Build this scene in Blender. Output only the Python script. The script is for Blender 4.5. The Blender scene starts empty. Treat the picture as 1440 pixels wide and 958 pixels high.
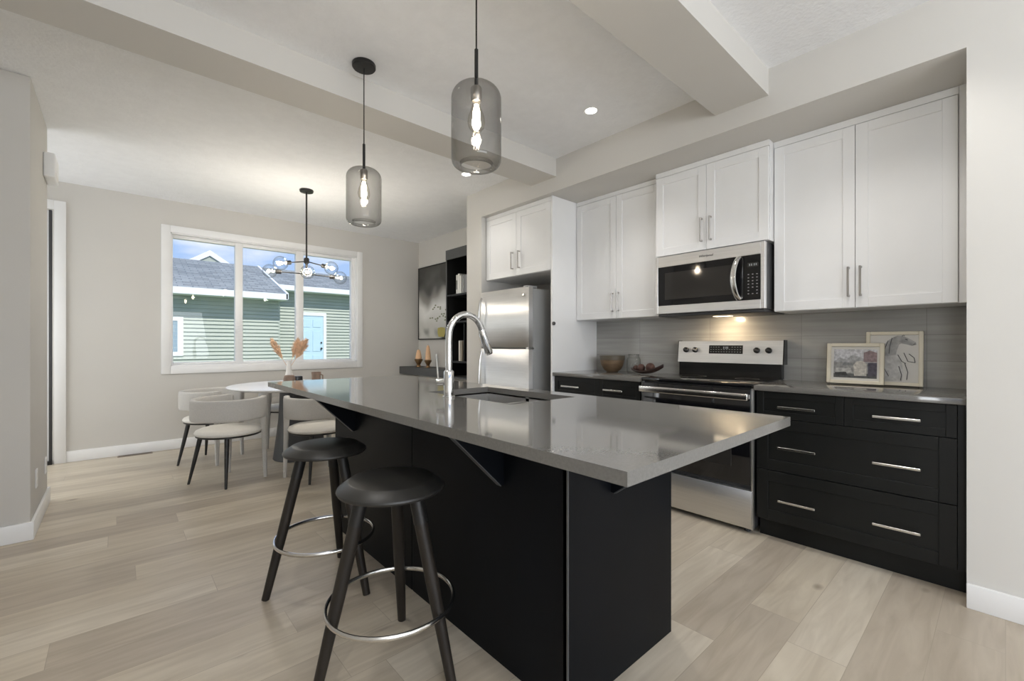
import bpy, bmesh, math, random
from mathutils import Vector, Matrix
random.seed(7)
PI = math.pi
D = bpy.data
SC = bpy.context.scene
COL = SC.collection

# ------------------------------------------------------------------ camera
CAM_H, F_PX, YAW, HORIZON = 1.16, 620.5858, 0.72950586, 484.43
cd = D.cameras.new('camera')
cd.sensor_fit = 'HORIZONTAL'; cd.sensor_width = 36.0
cd.lens = F_PX / 1440 * 36.0
cd.shift_y = (HORIZON - 479.0) / 1440
cd.clip_start = 0.02; cd.clip_end = 200
cam = D.objects.new('camera', cd); COL.objects.link(cam)
cam.location = (0, 0, CAM_H); cam.rotation_euler = (PI / 2, 0, -YAW)
SC.camera = cam

# ------------------------------------------------------------------ exposure
SC.view_settings.view_transform = 'Standard'
SC.view_settings.look = 'None'
SC.view_settings.gamma = 1.0
SC.view_settings.use_curve_mapping = False
SC.view_settings.exposure = 0.40
SC.cycles.diffuse_bounces = 8; SC.cycles.max_bounces = 16; SC.cycles.transparent_max_bounces = 16

# ------------------------------------------------------------------ world: blue sky with thin clouds
W = D.worlds.new('sky'); SC.world = W; W.use_nodes = True
nt = W.node_tree; nt.nodes.clear()
def wn(t, **k):
    n = nt.nodes.new(t)
    for a, v in k.items(): setattr(n, a, v)
    return n
tc = wn('ShaderNodeTexCoord'); sep = wn('ShaderNodeSeparateXYZ')
nt.links.new(tc.outputs['Generated'], sep.inputs[0])
grad = wn('ShaderNodeValToRGB')
grad.color_ramp.elements[0].position = 0.0; grad.color_ramp.elements[0].color = (.23, .31, .45, 1)
grad.color_ramp.elements[1].position = 0.6; grad.color_ramp.elements[1].color = (.12, .21, .45, 1)
nt.links.new(sep.outputs['Z'], grad.inputs[0])
nz = wn('ShaderNodeTexNoise'); nz.inputs['Scale'].default_value = 5.5; nz.inputs['Detail'].default_value = 6
mp = wn('ShaderNodeMapping'); mp.inputs['Scale'].default_value = (1, 1, 3.2)
nt.links.new(tc.outputs['Generated'], mp.inputs[0]); nt.links.new(mp.outputs[0], nz.inputs['Vector'])
cr = wn('ShaderNodeValToRGB'); cr.color_ramp.elements[0].position = .46; cr.color_ramp.elements[1].position = .70
nt.links.new(nz.outputs['Fac'], cr.inputs[0])
mx = wn('ShaderNodeMix', data_type='RGBA'); mx.inputs[7].default_value = (.46, .47, .49, 1)
nt.links.new(cr.outputs[0], mx.inputs[0]); nt.links.new(grad.outputs[0], mx.inputs[6])
bg = wn('ShaderNodeBackground'); bg.inputs['Strength'].default_value = 1.8
nt.links.new(mx.outputs[2], bg.inputs['Color'])
wo = wn('ShaderNodeOutputWorld'); nt.links.new(bg.outputs[0], wo.inputs['Surface'])

# ------------------------------------------------------------------ sun, and added area fill lamps out of view
def sun(direction, strength, angle, col):
    l = D.lights.new('sun', 'SUN'); l.energy = strength; l.angle = angle; l.color = col
    o = D.objects.new('sun', l); COL.objects.link(o)
    o.rotation_euler = Vector(direction).to_track_quat('-Z', 'Y').to_euler(); return o
sun((-.12, 0.68, -0.77), 3.0, 0.01, (1, .96, .9))
def area(name, loc, direction, sx, sy, power, col=(1, 1, 1)):
    l = D.lights.new(name, 'AREA'); l.shape = 'RECTANGLE'; l.size = sx; l.size_y = sy; l.energy = power; l.color = col
    o = D.objects.new(name, l); COL.objects.link(o); o.location = loc
    o.rotation_euler = Vector(direction).to_track_quat('-Z', 'Z').to_euler(); return o
area('fill_living_side', (-4.30, -0.3, 1.5), (1, 0.05, .45), 4.6, 2.2, 255, (.94, .975, 1))  # added fill at the unseen left side, tilted up to lift the ceiling
area('fill_living_front', (0.0, -3.85, 1.5), (0, 1, 1.1), 4.0, 2.0, 135, (.94, .975, 1))  # added fill behind the camera, aimed up at ceiling and beams
area('fill_hall_nook', (-1.72, 5.45, 1.3), (1, -.1, -.1), 1.2, 2.1, 28, (.94, .975, 1))  # added lamp hidden behind the left wall, brightens the dining area

# ================================================================== mesh helpers
class MB:
    def __init__(s): s.bm = bmesh.new()
    def box(s, x0, x1, y0, y1, z0, z1, bev=0.0, seg=2, rot=None, at=None):
        r = bmesh.ops.create_cube(s.bm, size=1.0)
        vs = r['verts']
        for v in vs:
            v.co = Vector(((x0 + x1) / 2 + v.co.x * (x1 - x0), (y0 + y1) / 2 + v.co.y * (y1 - y0), (z0 + z1) / 2 + v.co.z * (z1 - z0)))
        if bev > 0:
            es = list({e for v in vs for e in v.link_edges})
            g = bmesh.ops.bevel(s.bm, geom=es, offset=bev, segments=seg, profile=.5, affect='EDGES')
            vs = [v for v in g['verts']] + [v for v in vs if v.is_valid]
            vs = list({v for v in vs if v.is_valid})
        if rot is not None:
            M = Matrix.Translation(at) @ rot @ Matrix.Translation(-Vector(at))
            for v in vs: v.co = M @ v.co
        return s
    def ring(s, pts): return [s.bm.verts.new(p) for p in pts]
    def skin(s, rings, closed=True, cap0=True, cap1=True):
        n = len(rings[0])
        for a, b in zip(rings[:-1], rings[1:]):
            for i in range(n if closed else n - 1):
                j = (i + 1) % n
                try: s.bm.faces.new((a[i], a[j], b[j], b[i]))
                except ValueError: pass
        if cap0: s.bm.faces.new(list(reversed(rings[0])))
        if cap1: s.bm.faces.new(rings[-1])
        return s
    def tube(s, pts, r, seg=12, cap=True, flat=1.0):
        pts = [Vector(p) for p in pts]; n = len(pts)
        rs = r if isinstance(r, (list, tuple)) else [r] * n
        rings = []; up = None
        for i, p in enumerate(pts):
            t = (pts[min(i + 1, n - 1)] - pts[max(i - 1, 0)]).normalized()
            if up is None:
                up = Vector((0, 0, 1)) if abs(t.z) < .9 else Vector((1, 0, 0))
            a = (up - t * up.dot(t)).normalized(); b = t.cross(a); up = a
            rings.append(s.ring([p + (a * math.cos(2 * PI * k / seg) + b * math.sin(2 * PI * k / seg) * flat) * rs[i] for k in range(seg)]))
        return s.skin(rings, True, cap, cap)
    def cyl(s, p0, p1, r0, r1=None, seg=20): return s.tube([p0, p1], [r0, r0 if r1 is None else r1], seg)
    def lathe(s, prof, c=(0, 0, 0), seg=32, axis=None, close=False):
        rings = []
        M = Matrix.Identity(3)
        if axis is not None: M = Vector((0, 0, 1)).rotation_difference(Vector(axis)).to_matrix()
        for (r, z) in prof:
            r = max(r, 1e-5)
            rings.append(s.ring([Vector(c) + M @ Vector((r * math.cos(2 * PI * k / seg), r * math.sin(2 * PI * k / seg), z)) for k in range(seg)]))
        if close: rings.append(rings[0])
        return s.skin(rings, True, not close and prof[0][0] > 1e-4, not close and prof[-1][0] > 1e-4)
    def torus(s, c, R, r, seg=48, sub=10, zs=1.0):
        rings = []
        for i in range(seg):
            a = 2 * PI * i / seg
            rings.append(s.ring([Vector(c) + Vector(((R + r * math.cos(b)) * math.cos(a), (R + r * math.cos(b)) * math.sin(a), r * zs * math.sin(b))) for b in [2 * PI * k / sub for k in range(sub)]]))
        rings.append(rings[0])
        return s.skin(rings, True, False, False)
    def prism(s, poly, a, b, axis='x'):
        def P(u, v, t): return {'x': (t, u, v), 'y': (u, t, v), 'z': (u, v, t)}[axis]
        return s.skin([s.ring([P(u, v, a) for u, v in poly]), s.ring([P(u, v, b) for u, v in poly])])
    def sphere(s, c, r, seg=20, sc=(1, 1, 1)):
        g = bmesh.ops.create_uvsphere(s.bm, u_segments=seg, v_segments=max(8, seg // 2), radius=r)
        for v in g['verts']: v.co = Vector((v.co.x * sc[0], v.co.y * sc[1], v.co.z * sc[2])) + Vector(c)
        return s

def world_of(o):
    m = Matrix.LocRotScale(o.location, o.rotation_euler, o.scale)
    return m if o.parent is None else world_of(o.parent) @ o.matrix_parent_inverse @ m

def obj(name, mb, m, parent=None, smooth=35, local=False):
    bm = mb.bm
    bmesh.ops.recalc_face_normals(bm, faces=bm.faces[:])
    me = D.meshes.new(name); bm.to_mesh(me); bm.free()
    if m: me.materials.append(m)
    if smooth:
        for p in me.polygons: p.use_smooth = True
        me.set_sharp_from_angle(angle=math.radians(smooth))
    o = D.objects.new(name, me); COL.objects.link(o)
    if parent:
        o.parent = parent
        if not local: o.matrix_parent_inverse = world_of(parent).inverted()
    return o

def tag(o, label, cat, group=None):
    o['label'] = label; o['category'] = cat
    if group: o['group'] = group
    return o
def thing(name, label, cat, loc=(0, 0, 0), rz=0, group=None):
    o = D.objects.new(name, None); COL.objects.link(o)
    o.empty_display_size = .05; o.location = loc; o.rotation_euler = (0, 0, rz)
    return tag(o, label, cat, group)
def struct(name, mb, m, parent=None, smooth=35):
    o = obj(name, mb, m, parent, smooth); o['kind'] = 'structure'; return o
def dup(root, loc, rz, label, group=None):
    def cp(o, par):
        c = o.copy(); COL.objects.link(c)
        if par: c.parent = par
        for ch in o.children: cp(ch, c)
        return c
    r = cp(root, None); r.location = loc; r.rotation_euler = (0, 0, rz); r['label'] = label
    if group: r['group'] = group
    return r

# ================================================================== materials (all procedural)
def new_mat(name):
    m = D.materials.new(name); m.use_nodes = True
    t = m.node_tree; b = t.nodes['Principled BSDF']
    return m, t, b
def N(t, typ, **k):
    n = t.nodes.new(typ)
    for a, v in k.items():
        if a in n.inputs and not hasattr(n, a): n.inputs[a].default_value = v
        else: setattr(n, a, v)
    return n
def col4(c): return (c[0], c[1], c[2], 1)
def mat(name, c, rough=.5, metal=0.0, spec=None, var=.04, scale=6.0, stretch=(1, 1, 1), bump=0.0, bscale=None, detail=3, coat=0):
    m, t, b = new_mat(name)
    L = t.links.new
    b.inputs['Roughness'].default_value = rough; b.inputs['Metallic'].default_value = metal
    if spec is not None: b.inputs['Specular IOR Level'].default_value = spec
    if coat: b.inputs['Coat Weight'].default_value = coat; b.inputs['Coat Roughness'].default_value = .05
    tcn = N(t, 'ShaderNodeTexCoord'); mpn = N(t, 'ShaderNodeMapping'); mpn.inputs['Scale'].default_value = stretch
    L(tcn.outputs['Object'], mpn.inputs[0])
    ns = N(t, 'ShaderNodeTexNoise'); ns.inputs['Scale'].default_value = scale; ns.inputs['Detail'].default_value = detail
    L(mpn.outputs[0], ns.inputs['Vector'])
    rp = N(t, 'ShaderNodeValToRGB')
    lo = tuple(max(0, x * (1 - var)) for x in c); hi = tuple(min(1, x * (1 + var)) for x in c)
    rp.color_ramp.elements[0].position = .3; rp.color_ramp.elements[1].position = .7
    rp.color_ramp.elements[0].color = col4(lo); rp.color_ramp.elements[1].color = col4(hi)
    L(ns.outputs['Fac'], rp.inputs[0]); L(rp.outputs[0], b.inputs['Base Color'])
    if bump:
        n2 = ns
        if bscale:
            n2 = N(t, 'ShaderNodeTexNoise'); n2.inputs['Scale'].default_value = bscale; n2.inputs['Detail'].default_value = 3
            L(mpn.outputs[0], n2.inputs['Vector'])
        bp = N(t, 'ShaderNodeBump'); bp.inputs['Strength'].default_value = bump; bp.inputs['Distance'].default_value = .004
        L(n2.outputs['Fac'], bp.inputs['Height']); L(bp.outputs[0], b.inputs['Normal'])
    return m
def glass(name, tint, gloss=1.0, edge=None, ior=1.45, rough=0.0):
    """thin clear or tinted glass: see-through with a Fresnel reflection; the rim absorbs more, as a real wall of glass does"""
    m, t, b = new_mat(name); t.nodes.remove(b); L = t.links.new
    tr = N(t, 'ShaderNodeBsdfTransparent'); gl = N(t, 'ShaderNodeBsdfGlossy'); gl.inputs['Roughness'].default_value = rough
    tr.inputs['Color'].default_value = col4(tint)
    if edge:
        lw = N(t, 'ShaderNodeLayerWeight'); lw.inputs['Blend'].default_value = .35
        mxn = N(t, 'ShaderNodeMix', data_type='RGBA'); mxn.inputs[6].default_value = col4(tint); mxn.inputs[7].default_value = col4(edge)
        L(lw.outputs['Facing'], mxn.inputs[0]); L(mxn.outputs[2], tr.inputs['Color'])
    fa = N(t, 'ShaderNodeLayerWeight'); fa.inputs['Blend'].default_value = .5
    pw = N(t, 'ShaderNodeMath', operation='POWER'); pw.inputs[1].default_value = 5; L(fa.outputs['Facing'], pw.inputs[0])
    ml = N(t, 'ShaderNodeMath', operation='MULTIPLY_ADD'); ml.inputs[1].default_value = .9 * gloss; ml.inputs[2].default_value = .05 * gloss
    L(pw.outputs[0], ml.inputs[0])
    mi = N(t, 'ShaderNodeMixShader'); L(ml.outputs[0], mi.inputs[0]); L(tr.outputs[0], mi.inputs[1]); L(gl.outputs[0], mi.inputs[2])
    L(mi.outputs[0], t.nodes['Material Output'].inputs['Surface']); return m
def emit(name, c, s):
    m, t, b = new_mat(name); b.inputs['Base Color'].default_value = col4(c)
    b.inputs['Emission Color'].default_value = col4(c); b.inputs['Emission Strength'].default_value = s; return m

def dim(m):
    m.node_tree.nodes['Principled BSDF'].inputs['Base Color'].default_value = (.01, .01, .01, 1); return m
def floor_mat():
    m, t, b = new_mat('pale_oak_planks'); L = t.links.new
    tcn = N(t, 'ShaderNodeTexCoord')
    br = N(t, 'ShaderNodeTexBrick'); br.offset = 0; br.squash = 1.0
    for k, v in (('Scale', 1.0), ('Mortar Size', .0012), ('Mortar Smooth', .3), ('Bias', 0.0), ('Brick Width', 1.75), ('Row Height', .19)): br.inputs[k].default_value = v
    br.inputs['Color1'].default_value = (0, 0, 0, 1); br.inputs['Color2'].default_value = (1, 1, 1, 1); br.inputs['Mortar'].default_value = (.5, .5, .5, 1)
    sy = N(t, 'ShaderNodeSeparateXYZ'); L(tcn.outputs['Object'], sy.inputs[0])
    dv_ = N(t, 'ShaderNodeMath', operation='DIVIDE'); dv_.inputs[1].default_value = .19; L(sy.outputs['Y'], dv_.inputs[0])
    fl_ = N(t, 'ShaderNodeMath', operation='FLOOR'); L(dv_.outputs[0], fl_.inputs[0])
    wn_ = N(t, 'ShaderNodeTexWhiteNoise', noise_dimensions='1D'); L(fl_.outputs[0], wn_.inputs['W'])
    ma_ = N(t, 'ShaderNodeMath', operation='MULTIPLY_ADD'); ma_.inputs[1].default_value = 1.75; L(wn_.outputs['Value'], ma_.inputs[0]); L(sy.outputs['X'], ma_.inputs[2])
    cx_ = N(t, 'ShaderNodeCombineXYZ'); L(ma_.outputs[0], cx_.inputs['X']); L(sy.outputs['Y'], cx_.inputs['Y'])
    L(cx_.outputs[0], br.inputs['Vector'])
    # grain, shifted from plank to plank
    off = N(t, 'ShaderNodeVectorMath', operation='SCALE'); off.inputs[3].default_value = 9.0
    L(br.outputs['Color'], off.inputs[0])
    add = N(t, 'ShaderNodeVectorMath', operation='ADD'); L(tcn.outputs['Object'], add.inputs[0]); L(off.outputs[0], add.inputs[1])
    mg = N(t, 'ShaderNodeMapping'); mg.inputs['Scale'].default_value = (1.6, 13, 1); L(add.outputs[0], mg.inputs[0])
    g1 = N(t, 'ShaderNodeTexNoise'); g1.inputs['Scale'].default_value = 1.6; g1.inputs['Detail'].default_value = 7; g1.inputs['Distortion'].default_value = .8; L(mg.outputs[0], g1.inputs['Vector'])
    base = N(t, 'ShaderNodeValToRGB'); e = base.color_ramp.elements
    e[0].position = 0; e[0].color = (.45, .39, .315, 1); e[1].position = 1; e[1].color = (.62, .56, .465, 1)
    x = base.color_ramp.elements.new(.5); x.color = (.565, .50, .40, 1)
    L(br.outputs['Color'], base.inputs[0])
    gr = N(t, 'ShaderNodeValToRGB'); gr.color_ramp.elements[0].position = .32; gr.color_ramp.elements[0].color = (.84, .82, .80, 1)
    gr.color_ramp.elements[1].position = .66; gr.color_ramp.elements[1].color = (1.04, 1.04, 1.04, 1)
    L(g1.outputs['Fac'], gr.inputs[0])
    mu = N(t, 'ShaderNodeMix', data_type='RGBA', blend_type='MULTIPLY'); mu.inputs[0].default_value = 1
    L(base.outputs[0], mu.inputs[6]); L(gr.outputs[0], mu.inputs[7])
    # sparse knots
    mk = N(t, 'ShaderNodeMapping'); mk.inputs['Scale'].default_value = (1.0, 1.7, 1); L(add.outputs[0], mk.inputs[0])
    vo = N(t, 'ShaderNodeTexVoronoi'); vo.inputs['Scale'].default_value = 1.5; L(mk.outputs[0], vo.inputs['Vector'])
    kr = N(t, 'ShaderNodeValToRGB'); kr.color_ramp.elements[0].position = .02; kr.color_ramp.elements[0].color = (.34, .29, .25, 1)
    kr.color_ramp.elements[1].position = .07; kr.color_ramp.elements[1].color = (1, 1, 1, 1); L(vo.outputs['Distance'], kr.inputs[0])
    m2 = N(t, 'ShaderNodeMix', data_type='RGBA', blend_type='MULTIPLY'); m2.inputs[0].default_value = .8
    L(mu.outputs[2], m2.inputs[6]); L(kr.outputs[0], m2.inputs[7])
    # seams
    m3 = N(t, 'ShaderNodeMix', data_type='RGBA'); m3.inputs[7].default_value = (.26, .215, .17, 1)
    ms = N(t, 'ShaderNodeMath', operation='MULTIPLY'); ms.inputs[1].default_value = .6; L(br.outputs['Fac'], ms.inputs[0])
    L(ms.outputs[0], m3.inputs[0]); L(m2.outputs[2], m3.inputs[6]); L(m3.outputs[2], b.inputs['Base Color'])
    b.inputs['Roughness'].default_value = .36; b.inputs['Specular IOR Level'].default_value = .4
    bp = N(t, 'ShaderNodeBump'); bp.inputs['Strength'].default_value = .12; bp.inputs['Distance'].default_value = .002
    L(g1.outputs['Fac'], bp.inputs['Height']); L(bp.outputs[0], b.inputs['Normal'])
    return m
def tile_mat():
    m, t, b = new_mat('grey_striated_tile'); L = t.links.new
    tcn = N(t, 'ShaderNodeTexCoord'); sp = N(t, 'ShaderNodeSeparateXYZ'); cb = N(t, 'ShaderNodeCombineXYZ')
    L(tcn.outputs['Object'], sp.inputs[0]); sh_ = N(t, 'ShaderNodeMath', operation='ADD'); sh_.inputs[1].default_value = .3225; L(sp.outputs['Y'], sh_.inputs[0]); L(sh_.outputs[0], cb.inputs['X']); L(sp.outputs['Z'], cb.inputs['Y'])
    br = N(t, 'ShaderNodeTexBrick'); br.offset = 0
    for k, v in (('Scale', 1.0), ('Mortar Size', .002), ('Mortar Smooth', .2), ('Brick Width', .6265), ('Row Height', .152)): br.inputs[k].default_value = v
    br.inputs['Color1'].default_value = (.36, .355, .335, 1); br.inputs['Color2'].default_value = (.41, .405, .385, 1); br.inputs['Mortar'].default_value = (.29, .285, .27, 1)
    L(cb.outputs[0], br.inputs['Vector'])
    mg = N(t, 'ShaderNodeMapping'); mg.inputs['Scale'].default_value = (.9, 13, 1); L(cb.outputs[0], mg.inputs[0])
    g = N(t, 'ShaderNodeTexNoise'); g.inputs['Scale'].default_value = 2.0; g.inputs['Detail'].default_value = 5; L(mg.outputs[0], g.inputs['Vector'])
    rp = N(t, 'ShaderNodeValToRGB'); rp.color_ramp.elements[0].position = .3; rp.color_ramp.elements[0].color = (.86, .86, .86, 1); rp.color_ramp.elements[1].position = .7; rp.color_ramp.elements[1].color = (1.1, 1.1, 1.1, 1)
    L(g.outputs['Fac'], rp.inputs[0])
    mu = N(t, 'ShaderNodeMix', data_type='RGBA', blend_type='MULTIPLY'); mu.inputs[0].default_value = 1
    L(br.outputs['Color'], mu.inputs[6]); L(rp.outputs[0], mu.inputs[7]); L(mu.outputs[2], b.inputs['Base Color'])
    b.inputs['Roughness'].default_value = .22
    bp = N(t, 'ShaderNodeBump'); bp.inputs['Strength'].default_value = .25; bp.inputs['Distance'].default_value = .003
    L(g.outputs['Fac'], bp.inputs['Height']); L(bp.outputs[0], b.inputs['Normal']); return m
def shingle_mat():
    m, t, b = new_mat('blue_grey_shingles'); L = t.links.new
    tcn = N(t, 'ShaderNodeTexCoord')
    br = N(t, 'ShaderNodeTexBrick'); br.offset = .43
    for k, v in (('Scale', 1.0), ('Mortar Size', .012), ('Brick Width', .32), ('Row Height', .14)): br.inputs[k].default_value = v
    br.inputs['Color1'].default_value = (.185, .20, .205, 1); br.inputs['Color2'].default_value = (.30, .32, .32, 1); br.inputs['Mortar'].default_value = (.13, .15, .165, 1)
    L(tcn.outputs['Object'], br.inputs['Vector']); L(br.outputs['Color'], b.inputs['Base Color']); b.inputs['Roughness'].default_value = .9
    return m

WALLP = mat('warm_grey_wall_paint', (.60, .583, .552), .75, var=.012, scale=2, bump=.05, bscale=180)
CEILP = mat('white_textured_ceiling_paint', (.83, .84, .86), .9, var=.02, scale=14, bump=.9, bscale=48)
TRIMW = mat('white_trim_paint', (.82, .82, .82), .35, var=.01)
CABW = mat('white_cabinet_lacquer', (.82, .82, .82), .32, var=.01)
CABB = mat('black_stained_cabinet', (.0085, .009, .0085), .40, var=.18, scale=5, stretch=(1, 1, .15), spec=.25)
CABI = mat('blue_black_island_panel', (.003, .004, .006), .45, var=.18, scale=5, stretch=(1, 1, .15), spec=.14)
EDGE = mat('grey_edge_banding', (.085, .09, .095), .4, var=.03)
FLOORM = floor_mat()
TILEM = tile_mat()
QUARTZ = mat('grey_quartz', (.155, .15, .141), .07, var=.07, scale=160, detail=2, spec=.65)
STEEL = mat('brushed_stainless', (.66, .65, .635), .40, metal=1, var=.05, scale=3, stretch=(60, 1, 60))
def brushed(m):
    t = m.node_tree; b = t.nodes['Principled BSDF']; b.inputs['Anisotropic'].default_value = .8
    tg = N(t, 'ShaderNodeTangent', direction_type='RADIAL', axis='Z'); t.links.new(tg.outputs[0], b.inputs['Tangent'])
brushed(STEEL)
STEELH = mat('polished_steel_handle', (.72, .71, .69), .2, metal=1, var=.03)
CHROME = mat('chrome', (.78, .79, .80), .07, metal=1, var=.01)
NICKEL = mat('brushed_nickel', (.46, .44, .42), .3, metal=1, var=.03)
FRIDGESIDE = mat('grey_fridge_side', (.30, .305, .305), .45, var=.03, metal=.2)
DARKPL = mat('dark_grey_plastic', (.05, .05, .052), .4, var=.05)
BLACKGL = mat('black_glass', (.006, .006, .007), .05, var=.02, spec=.6)
OVENGL = mat('dark_microwave_glass', (.028, .026, .024), .06, var=.03, spec=.6)
BLACKM = mat('matte_black_metal', (.022, .021, .02), .42, metal=.4, var=.05)
BLACKE = mat('black_enamel', (.012, .012, .012), .22, var=.04)
STOOLW = mat('dark_stained_stool_wood', (.022, .018, .0145), .45, var=.22, scale=7, stretch=(3, 3, .3), spec=.3)
STOOLS = mat('dark_grey_leather_seat', (.024, .023, .021), .40, var=.06, scale=40, bump=.06, bscale=220)
FABRIC = mat('light_grey_boucle', (.57, .555, .53), .95, var=.05, scale=120, bump=.5, bscale=330)
SEATFB = mat('cream_seat_fabric', (.76, .74, .70), .95, var=.04, scale=120, bump=.4, bscale=330)
CHAIRLEG = mat('black_chair_leg', (.018, .017, .016), .4, var=.06)
TABLEW = mat('white_table_lacquer', (.86, .86, .86), .25, var=.01)
PEDEST = mat('charcoal_pedestal', (.045, .046, .047), .5, var=.06)
UNITG = mat('charcoal_media_unit', (.075, .076, .076), .55, var=.05)
UNITB = mat('black_shelf_interior', (.008, .008, .008), .6, var=.05)
SMOKE = glass('smoked_glass', (.83, .825, .815), .9, edge=(.46, .455, .45))
CLEARG = glass('clear_glass', (.97, .975, .97), 1.0, edge=(.62, .64, .64))
PANE = glass('window_pane', (.965, .975, .97), .35)
BULBG = glass('bulb_glass', (.99, .97, .93), .8, edge=(.8, .78, .72))
FILAM = emit('lit_filament', (1, .86, .66), 55)
LEDW = emit('lit_downlight', (1, .96, .9), 16)
COOKLT = emit('lit_cooktop_lamp', (1, .82, .58), 3)
DISPM = mat('black_display', (.006, .006, .006), .4, spec=.2)
DIGIT = dim(emit('pale_display_marks', (.7, .75, .75), .22))
KEYS = mat('grey_key_legends', (.30, .30, .30), .5)
WOODB = mat('light_brown_bowl_wood', (.16, .105, .06), .5, var=.3, scale=9, stretch=(1, 1, 4))
WOODBR = mat('grey_olive_bowl_rim', (.10, .085, .06), .5, var=.15)
WOODD = mat('dark_brown_wood', (.030, .014, .011), .45, var=.25, scale=14)
RUST = mat('rusty_brown_ball', (.06, .026, .018), .7, var=.4, scale=40, bump=.5)
FRAMEW = mat('pale_maple_frame', (.80, .74, .60), .5, var=.05, scale=8, stretch=(4, 1, 1))
PAPER = mat('white_mat_paper', (.74, .72, .68), .8, var=.02)
BRONZE = mat('bronze_holder', (.20, .115, .05), .38, metal=.6, var=.12)
CANDLE = mat('peach_candle_wax', (.83, .52, .30), .5, var=.05)
PAMPAS = mat('tan_pampas_grass', (.70, .49, .33), .95, var=.2, scale=40)
VASEW = mat('white_ceramic', (.76, .74, .71), .35, var=.02)
POTB = mat('brown_clay', (.24, .165, .125), .65, var=.12, scale=20)
SIDING = mat('pale_green_siding', (.44, .475, .405), .6, var=.03, scale=2)
EXTW = mat('white_exterior_trim', (.85, .86, .86), .5, var=.02)
DOORBL = mat('pale_blue_exterior_door', (.55, .74, .86), .4, var=.02)
ROOFM = shingle_mat()
GRASS = mat('lawn', (.12, .19, .06), .95, var=.3, scale=20)
EXTGL = mat('blue_house_window_glass', (.16, .27, .36), .05, spec=.8)

# ================================================================== the room shell
X_R, X_B = 2.80, 3.50          # wall in front of / behind the kitchen run
X_D = 3.53                     # dining-room side wall
Y_B = 6.15                     # window wall
Z_C = 2.75
YK0, YK1 = 0.115, 3.605        # kitchen recess
HDR = 2.475                    # header underside
struct('floor', MB().box(-4.5, 3.7, -4.1, 6.3, -.12, 0), FLOORM)
struct('ceiling', MB().box(-4.5, 3.7, -4.1, 6.3, Z_C, Z_C + .12), CEILP)
# right side wall of the living area + header + column, one continuous wall
struct('wall_right', MB().box(X_R, 3.7, -4.1, YK0, 0, Z_C), WALLP)
struct('wall_header', MB().box(X_R, 3.7, YK0, YK1, HDR, Z_C), WALLP)
struct('wall_column', MB().box(X_R, 3.7, YK1, 3.86, 0, Z_C), WALLP)
struct('wall_kitchen', MB().box(X_B, 3.7, YK0, YK1, 0, HDR), WALLP)
struct('wall_dining', MB().box(X_D, 3.7, 3.86, Y_B + .15, 0, Z_C), WALLP)
# window wall with its opening
WX0, WX1, WZ0, WZ1 = .436, 2.535, .920, 2.400
DX0, DX1, DZ1 = -1.42, -.47, 2.46
w = MB()
w.box(WX1, X_D, Y_B, Y_B + .15, 0, Z_C)
w.box(DX1, WX0, Y_B, Y_B + .15, 0, Z_C)
w.box(WX0, WX1, Y_B, Y_B + .15, 0, WZ0); w.box(WX0, WX1, Y_B, Y_B + .15, WZ1, Z_C)
w.box(DX0, DX1, Y_B, Y_B + .15, DZ1, Z_C); w.box(-2.0, DX0, Y_B, Y_B + .15, 0, Z_C)
struct('wall_back', w, WALLP)
struct('wall_left', MB().box(-4.5, -.385, 3.86, 4.70, 0, Z_C, .004), WALLP)
struct('wall_hall', MB().box(-2.0, -1.85, 4.70, Y_B, 0, Z_C), WALLP)
# living-room walls behind the camera, with window openings behind the added fill lamps
w = MB(); w.box(-4.5, X_R, -4.1, -3.95, 0, .45); w.box(-4.5, X_R, -4.1, -3.95, 2.55, Z_C)
w.box(-4.5, -2.1, -4.1, -3.95, .45, 2.55); w.box(2.1, X_R, -4.1, -3.95, .45, 2.55)
struct('wall_front', w, WALLP)
w = MB(); w.box(-4.5, -4.38, -3.95, 3.86, 0, .35); w.box(-4.5, -4.38, -3.95, 3.86, 2.65, Z_C)
w.box(-4.5, -4.38, -3.95, -2.65, .35, 2.65); w.box(-4.5, -4.38, 2.05, 3.86, .35, 2.65)
struct('wall_living', w, WALLP)
struct('wall_light_block', MB().box(-1.20, -1.06, -.30, 3.86, 0, Z_C), WALLP)  # added out-of-view wall, keeps side fill off island and left wall face
# dropped beams
struct('ceiling_beam', MB().box(-1.06, X_R, 2.565, 2.864, 2.597, Z_C), WALLP)
struct('ceiling_beam.001', MB().box(-1.06, X_R, .911, 1.216, 2.597, Z_C), WALLP)

# baseboards
def bbx(mb, x0, x1, y0, y1): mb.box(x0, x1, y0, y1, 0, .108, .003)
b = MB(); bbx(b, X_R - .015, X_R, -3.9, YK0 + .0); struct('baseboard_right', b, TRIMW)
b = MB(); bbx(b, -.385, X_D, Y_B - .015, Y_B); struct('baseboard_back', b, TRIMW)
b = MB(); bbx(b, X_D - .015, X_D, 3.86, Y_B - .015); struct('baseboard_dining', b, TRIMW)
b = MB(); bbx(b, X_R - .015, X_R, YK1, 3.875); bbx(b, X_R, X_D - .015, 3.86, 3.875); struct('baseboard_column', b, TRIMW)
b = MB(); bbx(b, -1.06, -.370, 3.845, 3.86); bbx(b, -.385, -.370, 3.86, 4.715); bbx(b, -1.85, -.385, 4.70, 4.715); struct('baseboard_left', b, TRIMW)

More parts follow.
